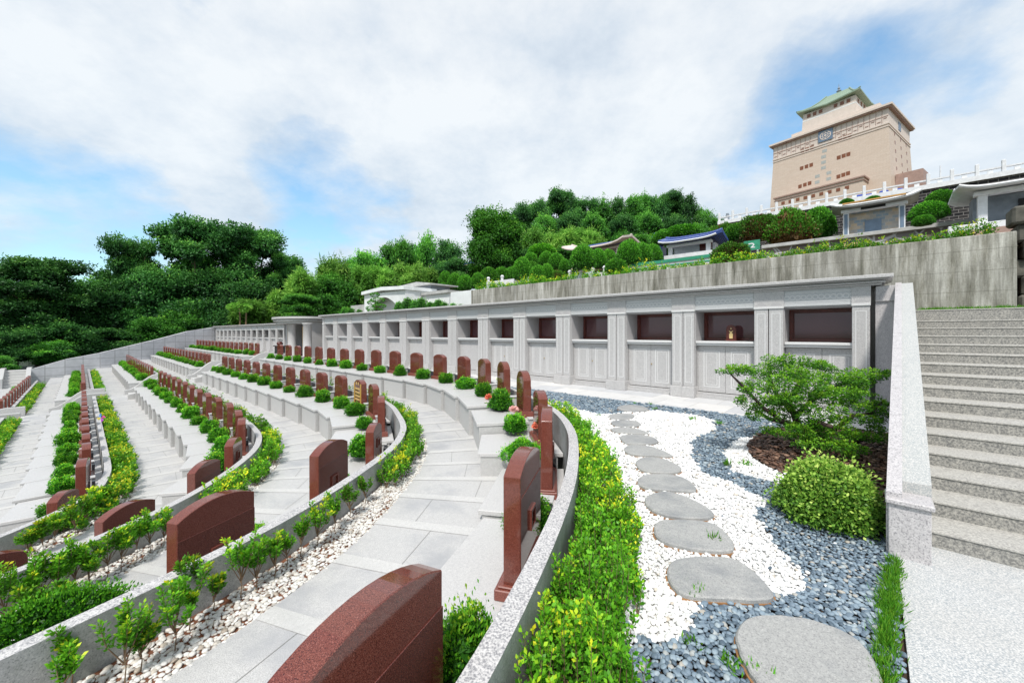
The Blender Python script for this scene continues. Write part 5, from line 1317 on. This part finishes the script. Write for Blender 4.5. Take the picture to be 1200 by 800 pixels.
# ------------------------------------------------------------------ bonsai juniper
jb=G(948,533); jt=thing('juniper_tree','spreading bonsai-like juniper on the mulch mound in front of the niche wall','tree',jb)
def jp(u,v,dy=0.0):
    Y=jb.y+dy; return np.array([(u-U0)/FPX*Y-jb.x, dy, EYE-(v-V0)/FPX*Y])
trk=MB()
trk.tube([jp(958,536),jp(950,520,.0),jp(940,508,0),jp(934,495,.02),jp(928,480,.05),jp(920,460,.1)],[.085,.075,.062,.055,.04,.025],8)
for pts in ([jp(938,503),jp(915,492,-.1),jp(895,478,-.2),jp(868,450,-.3),jp(856,438,-.3)],[jp(932,488),jp(950,470,.2),jp(975,455,.3),jp(1000,445,.2),jp(1025,440,.2)],[jp(950,520),jp(975,505,-.1),jp(1000,487,-.15),jp(1022,484,-.1),jp(1034,470,0)],[jp(930,484),jp(910,462,.3),jp(900,440,.4)],[jp(940,508),jp(960,495,-.4),jp(975,500,-.6)],[jp(938,500),jp(900,490,.2),jp(885,480,.2)],[jp(940,505),jp(985,520,.1),jp(1010,515,.1)],[jp(925,470),jp(940,445,0),jp(935,430,0)]):
    trk.tube(pts,[.045,.036,.028,.02,.012][:len(pts)],6)
lpart('trunk',trk,M['darkbark'],jt,0,True)
PADS=[(868,437,17,8,-.3),(852,432,13,5,-.3),(876,460,13,7,-.3),(868,470,8,5,-.3),(912,425,20,9,.3),(905,440,26,10,.3),(938,438,28,11,0),(952,424,14,8,.1),(925,450,30,11,-.2),(890,450,18,10,-.1),(965,445,28,11,.2),(990,437,24,10,.3),(978,455,30,10,-.1),(1005,450,24,9,.1),(1023,440,22,6,.2),(1036,437,12,4,.2),(1000,462,20,8,0),(935,465,28,10,-.3),(905,470,20,9,-.2),(893,487,18,7,-.1),(920,482,24,9,.1),(955,468,26,9,-.3),(960,485,22,9,-.4),(985,475,22,8,-.2),(1015,475,18,8,-.1),(1034,482,18,8,0),(1030,470,16,5,.1),(1000,492,24,8,-.2),(1028,498,18,8,-.1),(935,500,18,8,-.3),(958,505,22,9,-.4),(985,508,24,8,-.3),(1012,510,22,8,-.2),(1038,508,14,8,0),(925,512,14,6,-.3),(950,520,20,7,-.5),(985,524,22,8,-.5),(1000,530,16,5,-.5),(882,478,10,6,-.2),(915,433,20,8,.5),(970,430,18,7,.5),(920,495,14,6,.3),(905,505,10,5,-.1)]
rngj=np.random.default_rng(21); VV=[];FF=[];TT=[];nv=0
for (u,v,a,b,dy) in PADS:
    c=jp(u,v,dy); Y=jb.y+dy; rx=a/FPX*Y; rz=b/FPX*Y; n=int(60+ a*b*4.2)
    sub=6
    for q in range(sub):
        cc=c+np.array([rngj.uniform(-.75,.75)*rx,rngj.uniform(-.8,.8)*rx*.8,rngj.uniform(-.7,.7)*rz]); r3=np.array([rx*.42,rx*.42,rz*.62]); m=n//sub
        d=sph(m,rngj); P=cc+d*r3*(1-np.abs(rngj.normal(0,.25,m)))[:,None]
        D=d*np.array([1,1,.4])+rngj.normal(0,.4,(m,3))+np.array([0,0,.25])
        t=np.clip(.38+.34*d[:,2]+.14*rngj.normal(size=m),0,1)
        V,F,T=leafquads(P,D,.040*rngj.uniform(.6,1.3,m),.020*np.ones(m),t,rngj); VV.append(V);FF.append(F+nv);TT.append(T);nv+=len(V)
obj('foliage',npmesh('foliage',np.concatenate(VV),np.concatenate(FF),M['leafjuniper'],np.concatenate(TT)),jt)
# grass tufts and tiny plants
def grasspatch(name,pts,h,rng,label,w=.006,n=14,kind='stuff'):
    P=[];D=[];T=[];L=[]
    for p in pts:
        for q in range(n):
            P.append(np.array(p)+np.array([rng.normal(0,.02),rng.normal(0,.02),0])); d=rng.normal(0,.45,3); d[2]=1; D.append(d); T.append(rng.uniform(.2,.8)); L.append(h*rng.uniform(.5,1.3))
    V,F,T4=leafquads(np.array(P),np.array(D),np.array(L),w,np.array(T),rng)
    return props(obj(name,npmesh(name,V,F,M['grass'],T4)),label,'grass',None,kind)
rg=np.random.default_rng(8)
pts=[]
for i in range(150):
    t=rg.random(); a=G(1046,655); b=G(1031,812); p=a*(1-t)+b*t; pts.append((p.x+rg.normal(0,.018)+.01,p.y+rg.normal(0,.02),-.01))
grasspatch('grass_strip',pts,.075,rg,'narrow line of bright grass between the blue pebbles and the plaza',.007,26)
pts=[tuple(W(rg.uniform(12.7,14.5),rg.uniform(-8,-.8),2.46)) for i in range(1700)]
grasspatch('landing_grass',pts,.12,rg,'strip of green grass along the foot of the concrete wall above the stairs',.012,12)
for i,(u,v,h) in enumerate([(700,487,.05),(711,640,.09),(727,578,.12),(838,637,.1),(820,700,.08),(812,690,.05),(768,480,.08),(763,474,.07),(744,473,.06),(888,512,.12),(843,497,.14),(812,492,.1),(850,545,.12),(875,545,.1),(880,790,.08),(860,782,.07),(815,755,.05),(1018,612,.06)]):
    g=G(u,v); grasspatch('weed_tuft',[(g.x+rg.normal(0,.03),g.y+rg.normal(0,.03),.0) for _ in range(4)],h,rg,f'small weed tuft growing in the pebbles, {ORD[i+1]} of those by the stepping stones',.014,7,None)['category']='weed'
# side shoot of the hedge over the gravel
sapling(728,640,.26,1,'long shoot with leaves arching from the golden hedge over the white gravel',401,5,.2,.035,0.02)
# flowers on ledgers
def flower(u,v,z,label,mat,seed):
    rng=np.random.default_rng(seed); n=90; d=sph(n,rng); d[:,2]=np.abs(d[:,2]); V,F,T=leafquads(d*.02,d,np.full(n,.11),np.full(n,.06),rng.random(n),rng)
    r=thing('flower_bouquet',label,'flowers',G(u,v,z),0,'pink bouquets on the grave ledgers')
    V[:,2]+=.04; obj('petals',npmesh('petals',V,F,mat,T),r)
    lpart('wrapping',MB().lathe([(.02,0),(.06,.05),(.0,.051)],8),M['petalpale'],r)
flower(573,468,.22,'pink and orange bouquet on a ledger of the highest row, left of the other two',M['petal'],1)
flower(602,483,.20,'pale pink bouquet on a ledger of the highest row, between the other two',M['petalpale'],2)
flower(630,503,.12,'orange-pink bouquet on a ledger of the highest row, right of the other two',M['petal'],3)
pw=thing('toy_pinwheel','colourful toy pinwheel on the coping of the fourth row','pinwheel',W(.5,20.5,-1.6)); 
lpart('stick',MB().tube([(0,0,0),(0,0,.55)],.012,6),M['whitestone'],pw)
for i,c in enumerate(((.7,.1,.3),(.1,.3,.7),(.7,.6,.1),(.5,.1,.6))):
    a=i*PI/2; lpart('vane',MB().prism([(0,.55),(.16*math.cos(a),.55+.16*math.sin(a)),(.12*math.cos(a+.8),.55+.12*math.sin(a+.8))],.0,.02,TXZ),plain('pinwheel_%d'%i,c,.5),pw)
# ------------------------------------------------------------------ trees
def crown(name,lobes,nper,leaf,mat,seed,flat=1.0,droop=0.0,fill=.5,lw=.62):
    rng=np.random.default_rng(seed); V_=[];F_=[];T_=[];nv=0
    for (cx,cy,cz,rx,ry,rz,shade) in lobes:
        m=int(nper*(rx*ry+rx*rz+ry*rz)/3)
        # clumps on the lobe surface
        nc=max(8,m//16); d=sph(nc,rng); d[:,2]=np.where(d[:,2]<-.35,-d[:,2],d[:,2])
        C=np.array([cx,cy,cz])+d*np.array([rx,ry,rz])*rng.uniform(.50,1.22,(nc,1))*(1+.22*np.sin(d[:,0:1]*5+seed)*np.sin(d[:,1:2]*6+cz))
        ctint=rng.normal(0,.11,nc)+.26*d[:,2]+shade  # upward clumps tinted lighter: highlights painted into the leaf colour
        cr=.24*(rx*ry*rz)**(1/3)*rng.uniform(.4,1.5,nc)
        k=16; dd=sph(nc*k,rng); Cc=np.repeat(C,k,0); P=Cc+dd*np.repeat(cr,k)[:,None]*np.array([1.25,1.25,.7*flat])*(.15+1.15*rng.random((nc*k,1))**.55)
        D=dd+rng.normal(0,.6,dd.shape)+np.array([0,0,.3-droop])
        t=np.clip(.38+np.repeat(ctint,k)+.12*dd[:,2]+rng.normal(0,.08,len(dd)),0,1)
        V,F,T=leafquads(P,D,leaf*rng.uniform(.6,1.5,len(P))*(1 if lw>.5 else 1.6),leaf*lw*np.ones(len(P)),t,rng); V_.append(V);F_.append(F+nv);T_.append(T);nv+=len(V)
        mi_=int(m*fill); d=sph(mi_,rng); P=np.array([cx,cy,cz])+d*np.array([rx,ry,rz])*.62*rng.uniform(.4,1,(mi_,1))
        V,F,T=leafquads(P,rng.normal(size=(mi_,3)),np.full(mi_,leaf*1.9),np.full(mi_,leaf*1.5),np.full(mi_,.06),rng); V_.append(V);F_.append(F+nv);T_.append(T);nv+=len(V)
    return npmesh(name,np.concatenate(V_),np.concatenate(F_),mat,np.concatenate(T_))
def limbs(h,sp,seed,r=.35,n=7,base=.3,targets=None):
    rr=random.Random(seed); m=MB(); m.tube([(0,0,-1),(rr.uniform(-.2,.2),0,h*.3),(rr.uniform(-.5,.5),rr.uniform(-.5,.5),h*.55),(rr.uniform(-.6,.6),rr.uniform(-.6,.6),h*.8)],[r,r*.8,r*.55,r*.2],8)
    for i,t in enumerate(targets or []):
        z0=h*rr.uniform(base,.55); m.tube([(0,0,z0),(t[0]*.45,t[1]*.45,z0+(t[2]-z0)*.6),(t[0]*.9,t[1]*.9,t[2])],[r*.5,r*.32,r*.12],6)
    return m
def make_tree(kind,seed,matl,h=16.0,w=6.0,nm='tree',leaf=.42,nper=220):
    rr=random.Random(seed); L=[]
    if kind=='spread':
        n=26
        for i in range(n):
            a=rr.uniform(0,2*PI); q=rr.uniform(.25,1.0); z=h*rr.uniform(.50,.92); rad=w*.72*q*(1-.35*max(0,(z/h-.7)/.3))
            L.append((math.cos(a)*rad,math.sin(a)*rad,z,w*rr.uniform(.15,.32),w*rr.uniform(.15,.32),w*rr.uniform(.14,.26),rr.uniform(-.14,.20)))
        L.append((0,0,h*.9,w*.4,w*.4,w*.2,.08))
        for i in range(4):
            a=rr.uniform(0,2*PI); L.append((math.cos(a)*w*.5,math.sin(a)*w*.5,h*rr.uniform(.28,.48),w*.34,w*.34,w*.2,-.15))
    elif kind=='dense':
        for i in range(22):
            a=rr.uniform(0,2*PI); z=h*rr.uniform(.28,.93); f=math.sqrt(max(.05,1-((z/h-.5)/.5)**2)); rad=w*.62*f*rr.uniform(.5,1)
            L.append((math.cos(a)*rad,math.sin(a)*rad,z,w*rr.uniform(.18,.36),w*rr.uniform(.18,.36),w*rr.uniform(.16,.30),rr.uniform(-.14,.18)))
        L.append((0,0,h*.82,w*.45,w*.45,w*.34,.05)); L.append((0,0,h*.45,w*.6,w*.6,w*.5,-.1))
    elif kind=='bamboo':
        for i in range(16):
            a=rr.uniform(0,2*PI); rad=w*rr.uniform(.1,.8); z=h*rr.uniform(.35,.8)
            L.append((math.cos(a)*rad,math.sin(a)*rad,z,w*.17,w*.17,h*rr.uniform(.16,.26),rr.uniform(-.12,.15)))
    t_=thing(nm,'x','tree')
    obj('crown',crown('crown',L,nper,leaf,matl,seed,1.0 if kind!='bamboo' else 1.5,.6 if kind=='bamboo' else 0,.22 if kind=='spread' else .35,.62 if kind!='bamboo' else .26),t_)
    lpart('trunk',limbs(h,w,seed,.028*w+.12,targets=[l[:3] for l in L if l[2]>h*.4][:9]),M['bark'],t_)
    return t_
protos={('spread',i):make_tree('spread',500+i,M['leafdark'],nm='spreading_tree',leaf=.27,nper=760) for i in range(3)}
protos.update({('dense',i):make_tree('dense',520+i,M['leafmid'],12,6,nm='broadleaf_tree',leaf=.30,nper=330) for i in range(3)})
protos.update({('densed',i):make_tree('dense',540+i,M['leafdark'],12,6,nm='broadleaf_tree',leaf=.30,nper=330) for i in range(2)})
protos.update({('bamboo',i):make_tree('bamboo',560+i,M['leafbamboo'],10,4.5,nm='bamboo_clump',leaf=.50,nper=520) for i in range(2)})
protos[('big',0)]=make_tree('dense',593,M['leafcam'],15,7.5,nm='camphor_tree',leaf=.34,nper=420)
NH={'spread':(16.,6.),'dense':(12.,6.),'densed':(12.,6.),'bamboo':(10.,4.5),'big':(15.,7.5)}
tcount=0
def tree(kind,u,vtop,wpx,Y,label,zbase=None,group=None,i=None):
    """stand a tree so that its crown reaches (u,vtop) with a width of wpx"""
    global tcount
    tcount+=1; rr=random.Random(900+tcount)
    keys=[k for k in protos if k[0]==kind]; pk=keys[(i if i is not None else tcount)%len(keys)]; pr=protos[pk]
    X=(u-U0)/FPX*Y; p,s=ps(X,Y)
    zb_=float(zhill(np.array(p),np.array(s))) if zbase is None else zbase
    top=EYE+(V0-vtop)/FPX*Y; h=max(3.0,top-zb_); h0,w0=NH[kind]; wid=wpx/FPX*Y/2
    sc=(wid/w0/1.0,wid/w0/1.0,h/h0/1.0)
    return place(pr,(X,Y,zb_-.2),rr.uniform(0,6.28),sc,label,group)
GRP='trees of the wooded slope'
LEFT=[('spread',45,286,118,62,'spreading dark tree at the far left edge, the lowest crown against the sky'),
('spread',152,262,74,76,'tall narrow dark tree between the far left tree and the tallest one'),
('spread',232,243,112,78,'tallest dark spreading tree of the left wood, its layered crown highest'),
('spread',300,252,110,82,'dark spreading tree just right of the tallest crown on the left'),
('spread',340,282,60,84,'smaller dark tree at the right shoulder of the left wood'),
('densed',-15,330,90,58,'dark tree filling the left edge under the spreading crown'),
('densed',45,345,90,66,'dark understorey tree below the far left crown'),
('densed',95,330,90,70,'dark understorey tree between the two left crowns'),
('densed',140,330,90,72,'dark understorey tree under the tall narrow tree'),
('densed',190,318,100,74,'dark understorey tree left of the tallest crown'),
('densed',245,318,100,76,'dark understorey tree right under the tallest crown'),
('densed',70,378,90,60,'low dark bushy tree above the end wall at far left'),
('densed',130,385,90,64,'low dark bushy tree above the middle of the end wall'),
('dense',180,372,70,68,'mid-green low tree above the end wall'),
('dense',222,360,70,72,'mid-green low tree where the end wall meets the niche wall'),
('dense',-6,418,50,47,'small round bush behind the low wall at the left edge'),
('densed',-20,375,80,57,'low dark bush closing the view behind the far left stairs'),
('densed',20,385,70,56,'low dark bush right behind the far left stairs'),
('dense',60,400,60,58,'low mid-green bush peeping over the end wall at left'),
('densed',290,330,90,74,'dark tree behind the far wing of the niche wall')]
for k_,u,v,w_,Y,lb in LEFT: tree(k_,u,v+(16 if k_=='spread' else 0),w_,Y,lb,-3.8 if u<250 else None,GRP)
MIDT=[('dense',385,322,80,74,'bushy green tree behind the round portico'),('bamboo',345,318,60,70,'light bamboo clump behind the far niche wing'),
('bamboo',300,352,60,66,'light bamboo clump low behind the far niche wing'),('bamboo',400,300,60,78,'feathery bamboo clump left of the white villa'),('dense',352,345,60,64,'rounded green tree low behind the far niche wing'),
('dense',432,296,60,86,'green tree above the left end of the white villa'),('bamboo',440,312,50,72,'feathery bamboo clump just behind the white villa'),('bamboo',475,306,50,74,'pale bamboo clump above the villa roof'),
('dense',465,284,56,96,'round-crowned tree on the slope left of the camphor tree'),('dense',500,278,56,100,'round-crowned tree just left of the camphor tree'),('densed',525,283,50,90,'dark tree touching the camphor tree on its left'),
('bamboo',505,312,50,72,'yellowish bamboo clump under the slope trees'),('densed',535,302,46,74,'dark tree in the shade of the camphor tree'),('densed',630,290,60,74,'dark tree at the right foot of the camphor tree'),
('bamboo',625,272,50,84,'tall light bamboo right of the camphor tree'),('bamboo',650,268,50,84,'tall light bamboo in the middle of the grove'),('bamboo',680,268,50,86,'tall light bamboo at the right of the grove'),('bamboo',705,276,44,86,'light bamboo at the right end of the grove'),
('densed',600,302,60,78,'dark tree behind the clipped shrubs, left'),('dense',660,292,50,72,'green bush tree behind the square clipped shrub'),('dense',745,276,60,88,'green tree behind the pink tomb hall'),('densed',720,285,46,80,'dark tree behind the pink hall roof')]
for k_,u,v,w_,Y,lb in MIDT: tree(k_,u,v,w_,Y,lb,None,GRP)
tree('big',580,247,92,76,'large bright green camphor tree rising above the slope in the centre',None,GRP)
RIDGE=[(610,240,44),(632,236,40),(655,224,46),(680,232,44),(702,238,40),(722,234,40),(745,230,44),(768,232,40),(785,226,42),(806,232,40),(826,246,34),(842,256,26),(640,254,44),(668,250,44),(695,256,44),(730,252,44),(760,252,44),(790,254,44),(815,262,36),(775,268,40),(810,278,30),(835,272,24),(725,268,40),(483,290,40),(420,305,44)]
for i,(u,v,w_) in enumerate(RIDGE): tree('spread' if i in(0,1,2,3,8) else ('densed' if i%2 else 'dense'),u,v,w_*1.15,118-(i//12)*14,f'ridge wood tree between the camphor tree and the tower, {ORD[i+1]} along its crowns',None,GRP)
for pk,pr in list(protos.items()):
    if pr not in USED:
        for c in list(pr.children): bpy.data.objects.remove(c)
        bpy.data.objects.remove(pr)
for pr in (hs_plain,hs_gold,hs_lines,hs_far,hs_round,hs_big):
    if pr not in USED:
        for c in list(pr.children): bpy.data.objects.remove(c)
        bpy.data.objects.remove(pr)
# papaya-like sapling with two bare stems
ppy=thing('papaya_tree','slim pale papaya tree on two bare stems above the far niche wing','tree',W(16,UP(281,16)[0],2.6))
lpart('trunk',MB().tube([(0,0,0),(.05,0,1.5),(-.05,0,3.1)],[.12,.1,.08],8).tube([(.9,0,0),(.95,0,2.4)],[.12,.09],8),M['twig'],ppy)
rngp=np.random.default_rng(2); d=sph(260,rngp); d[:,2]*=.35; V,F,T=leafquads(np.array([-.05,0,3.3])+d*1.1,d+np.array([0,0,-.2]),.7,.35,rngp.uniform(.3,.9,260),rngp); obj('crown',npmesh('crown',V,F,M['leafbamboo'],T),ppy)
# ---- topiary
top_m=[ballmesh('topiary_ball',4200,1.0,.11,M['leaftopiary'],60+i,1.0,.05,lumpy=.03) for i in range(3)]
top_b=[ballmesh('topiary_ball',5200,1.0,.10,M['leafbrown'],70+i,.95,.1,lumpy=.14) for i in range(2)]
ORD2=ORD+['thirty-sixth','thirty-seventh','thirty-eighth','thirty-ninth','fortieth','forty-first','forty-second']
TOP=[(545,331,9,9,34,0,'small round'),(533,330,9,9,35,0,'round'),(522,327,8,9,36,0,'round'),(560,329,8.5,9,30,0,'round, right above the wall corner'),(519,336,5,5,33,0,'tiny'),
(573,324,12,10,36,0,'broad'),(588,322,10,9,38,0,'broad'),(600,322,9,9,40,0,'broad'),(612,315,11,13,34,0,'egg-shaped'),(624,317,9,10,40,0,'small'),(622,303,8,7,46,0,'high'),(640,303,9,8,46,0,'rounded'),(652,306,10,9,46,0,'rounded'),(662,311,7,7,44,0,'rounded'),(630,321,10,10,30,0,'front'),(641,320,9,10,31,0,'front'),(653,322,6,6,30,1,'reddish little'),
(683,302,15,14,34,0,'large pointed'),(700,303,11,11,38,0,'medium'),(713,304,10,11,40,0,'medium'),(722,312,13,9,30,0,'low spreading'),(737,296,14,14,36,0,'large dome'),(752,297,12,12,39,0,'large dome'),(765,298,11,11,42,0,'dome'),
(800,273,22,9,60,0,'wide clipped'),(778,278,14,8,60,0,'wide clipped'),(848,289,0,0,0,0,''),(856,297,20,13,30,1,'low dome'),(838,287,7,12,50,0,'narrow column'),(848,274,16,12,58,1,'dark round'),(863,273,14,10,52,0,'green round'),(888,266,19,15,48,1,'brown-patched round'),(927,265,24,20,48,1,'large brown-patched'),(958,262,17,18,50,0,'bright green rounded'),(1088,247,17,10,40,0,'bright low'),(1102,232,13,9,50,0,'bright upper'),(1130,231,9,7,52,0,'small peeking'),(992,237,7,4,60,0,'peeking left'),(1023,234,8,4,60,0,'peeking middle'),(1082,258,10,6,36,0,'dark low')]
ti=0
for (u,v,a,b,p,br,ds) in TOP:
    if a==0: continue
    ti+=1; s,t=UP(u,p); z=ZP(u,v,p); rx=a/FPX*t; rz=b/FPX*t
    me=(top_b if br else top_m)[ti%2]
    o=obj('topiary_shrub',me); o.location=W(p,s,z-rz*1.0); o.scale=(rx,rx,rz*1.85); o.rotation_euler=(0,0,ti*1.3)
    props(o,f'{ds} clipped shrub on the upper terraces, {ORD2[ti]} from the villa','shrub','clipped topiary shrubs on the upper terraces')
    # hidden base: short trunk
# square clipped shrub
o=obj('square_topiary',ballmesh('square_topiary',5200,1.0,.10,M['leafball'],66,1.0,.05,lumpy=.03)); s,t=UP(635,50); o.location=W(50,s,ZP(635,302,50)); o.scale=(17/FPX*t,17/FPX*t,15/FPX*t); props(o,'light green box-clipped shrub standing above the other topiary','shrub')
# hedge along the top of the concrete wall
def rimhedge(u0,u1,p,z,h,label,seed,dens,leaf=.11):
    rng=np.random.default_rng(seed); s0,s1=wpoint(u1,p),wpoint(u0,p); pl=[]
    for i in range(int((s1-s0)*dens)):
        s=rng.uniform(s0,s1); pl.append(sprays(w3(p+rng.uniform(0,.7),s,z),h*rng.uniform(.5,1.15)*(1+.3*math.sin(s*2.1)),rng,2,leaf*.6,16,.9,.10,.1))
    props(obj('rim_hedge',plantmesh('rim_hedge',pl,.5,M['leafhedge'],rng,tubes=False)),label,'hedge','hedges on top of the concrete wall')
rimhedge(553,760,PC+.45,4.3,.50,'yellow-green hedge along the left half of the concrete wall top',71,34)
rimhedge(760,905,PC+.45,4.3,.42,'yellow-green hedge along the middle of the concrete wall top',72,34)
rimhedge(905,1168,PC+.45,4.3,.42,'yellow-green hedge along the right part of the concrete wall top',73,40)
ledge_soil=MB().wbox(PC+.3,PC+3,sc0,sc1,3.0,4.3); struct('terrace_soil',ledge_soil,M['soil'])
# little conifers and cloud pine on the niche wall roof terrace
struct('villa_terrace',MB().wbox(13.9,30,sc1+.1,wpoint(350,14),1.0,3.02),M['mortar'])
cone=[ballmesh('little_conifer',1100,.30,.06,M['leafmid'],90,1.5,.3,lumpy=.15,wide=.5)]
for i,(u,vt,sc) in enumerate(((404,362,1.1),(411,364,1.0),(421,366,.8),(468,352,1.1),(478,350,1.3),(487,353,1.1),(494,353,1.2),(504,356,.9),(514,355,1.0),(521,358,.8),(531,357,.7),(540,358,.6))):
    s,t=UP(u,14.4); o=obj('little_conifer',cone[0]); o.location=W(14.4,s,3.05); o.scale=(1.15*sc,1.15*sc,1.75*sc); props(o,f'small conical shrub on the roof terrace before the villa, {ORD[i+1]} from the left','shrub','small conical shrubs before the villa')
s,t=UP(440,14.4); cp=thing('cloud_pine','small cloud-pruned pine in front of the villa arch','tree',W(14.4,s,3.35),RZ)
lpart('trunk',MB().tube([(0,0,0),(.15,0,.5),(-.1,0,.9),(.05,0,1.25)],[.07,.06,.045,.03],6),M['darkbark'],cp)
rngc=np.random.default_rng(31); VV=[];FF=[];TT=[];nv=0
for (x,z,rx,rz) in ((-.55,.45,.45,.13),(.55,.55,.5,.13),(-.4,.85,.4,.12),(.3,1.0,.55,.13),(-.1,1.4,.35,.13),(0,.25,.6,.12)):
    m=380; d=sph(m,rngc); P=np.array([x,0,z])+d*np.array([rx,rx*.8,rz]); V,F,T=leafquads(P,d+np.array([0,0,.5]),.09,.04,np.clip(.4+.3*d[:,2],0,1),rngc); VV.append(V);FF.append(F+nv);TT.append(T);nv+=len(V)
obj('foliage',npmesh('foliage',np.concatenate(VV),np.concatenate(FF),M['leaftopiary'],np.concatenate(TT)),cp)
# ------------------------------------------------------------------ sky, light, camera
wd=bpy.data.worlds.new('World'); SC.world=wd; wd.use_nodes=True; nt=wd.node_tree; nt.nodes.clear()
SUN_EL,SUN_AZ=math.radians(54),math.radians(-167)      # direction the light comes from (azimuth from +Y clockwise)
sky=nt.nodes.new('ShaderNodeTexSky'); sky.sky_type='NISHITA'; sky.sun_disc=False; sky.sun_elevation=SUN_EL; sky.sun_rotation=SUN_AZ; sky.air_density=1.3; sky.dust_density=.6; sky.ozone_density=1.5
tc=nt.nodes.new('ShaderNodeTexCoord'); sp=nt.nodes.new('ShaderNodeSeparateXYZ'); nt.links.new(tc.outputs['Generated'],sp.inputs[0])
zc2=mathn(nt,'ADD',mathn(nt,'MAXIMUM',sp.outputs[2],0.0),.34)
cb=nt.nodes.new('ShaderNodeCombineXYZ'); nt.links.new(mathn(nt,'DIVIDE',sp.outputs[0],zc2),cb.inputs[0]); nt.links.new(mathn(nt,'DIVIDE',sp.outputs[1],zc2),cb.inputs[1]); cb.inputs[2].default_value=.7
n1=noise(nt,cb.outputs[0],1.5,9,.56); n2=noise(nt,cb.outputs[0],4.2,7,.58)
cov=mathn(nt,'ADD',mathn(nt,'MULTIPLY',n1,.52),mathn(nt,'MULTIPLY',n2,.48))
def skydir(u,v):
    d=Vector(((u-U0)/FPX,1,(V0-v)/FPX)); return d.normalized()
def blob(u,v,rad,amt,cov):
    d=skydir(u,v); dp=nt.nodes.new('ShaderNodeVectorMath'); dp.operation='DOT_PRODUCT'; nt.links.new(tc.outputs['Generated'],dp.inputs[0]); dp.inputs[1].default_value=d
    mr=nt.nodes.new('ShaderNodeMapRange'); mr.interpolation_type='SMOOTHSTEP'; nt.links.new(dp.outputs['Value'],mr.inputs['Value'])
    mr.inputs['From Min'].default_value=math.cos(math.radians(rad)); mr.inputs['From Max'].default_value=1.0; mr.inputs['To Min'].default_value=0; mr.inputs['To Max'].default_value=amt
    return mathn(nt,'ADD',cov,mr.outputs[0])
for u,v,rd,am in ((400,222,13,-.20),(330,235,9,-.12),(445,210,7,-.08),(890,150,9,-.24),(960,95,9,-.13),(1075,95,9,-.12),(60,280,14,-.24),(180,290,12,-.14),(20,190,9,-.07),(70,110,18,.10),(890,200,6,-.05),(1085,60,8,-.08),(180,10,9,-.09),(290,248,6,.16),(60,262,5,.06),(780,190,16,.14),(1140,150,13,.16),(500,90,26,.12),(200,160,18,.06),(850,30,20,.05),(600,200,14,.06)):
    cov=blob(u,v,rd,am*(.75 if am<0 else 1),cov)
mask=ramp(nt,cov,[(.30,(0,0,0)),(.50,(1,1,1))]); 
shade=noise(nt,cb.outputs[0],3.2,10,.64)
ccol=ramp(nt,mathn(nt,'ADD',mathn(nt,'MULTIPLY',shade,.7),mathn(nt,'MULTIPLY',cov,.3)),[(.36,(.58,.64,.73)),(.45,(.69,.74,.81)),(.53,(.80,.825,.865)),(.63,(.91,.915,.925))])
skt=mix(nt,sky.outputs[0],(.84,1.04,1.12),1.0,'MULTIPLY')
skc=nt.nodes.new('ShaderNodeVectorMath'); skc.operation='SCALE'; nt.links.new(skt,skc.inputs[0]); skc.inputs['Scale'].default_value=1.5
# cloud light is given relative to the same Background strength
STR=.10
cs=nt.nodes.new('ShaderNodeVectorMath'); cs.operation='SCALE'; nt.links.new(ccol,cs.inputs[0]); cs.inputs['Scale'].default_value=.87/STR
mx=mix(nt,skc.outputs[0],cs.outputs[0],mask)
# thin veil over the blue
hz_=mathn(nt,'MULTIPLY',mathn(nt,'SUBTRACT',1.0,sp.outputs[2]),.26)
mx=mix(nt,mx,(.40/STR,.68/STR,.90/STR),hz_)
bg=nt.nodes.new('ShaderNodeBackground'); nt.links.new(mx,bg.inputs['Color']); bg.inputs['Strength'].default_value=STR
out=nt.nodes.new('ShaderNodeOutputWorld'); nt.links.new(bg.outputs[0],out.inputs['Surface'])
sl=bpy.data.lights.new('sun','SUN'); sl.energy=3.3; sl.angle=math.radians(6); sl.color=(1,.955,.895); so=bpy.data.objects.new('sun',sl); COL.objects.link(so)
sd=Vector((math.sin(SUN_AZ)*math.cos(SUN_EL),math.cos(SUN_AZ)*math.cos(SUN_EL),math.sin(SUN_EL))); so.rotation_euler=sd.to_track_quat('Z','Y').to_euler(); so.location=(0,0,40)
cd=bpy.data.cameras.new('camera'); co=bpy.data.objects.new('camera',cd); COL.objects.link(co); SC.camera=co
co.location=(0,0,EYE); co.rotation_euler=(PI/2,0,0); cd.sensor_width=36; cd.lens=FPX/1200*36; cd.shift_y=-(V0-400)/1200*-1*1.0
cd.shift_y=-(10)/1200; cd.clip_start=.05; cd.clip_end=6000
SC.view_settings.view_transform='Standard'; SC.view_settings.look='None'; SC.view_settings.exposure=.28; SC.view_settings.gamma=1
SC.cycles.use_denoising=True
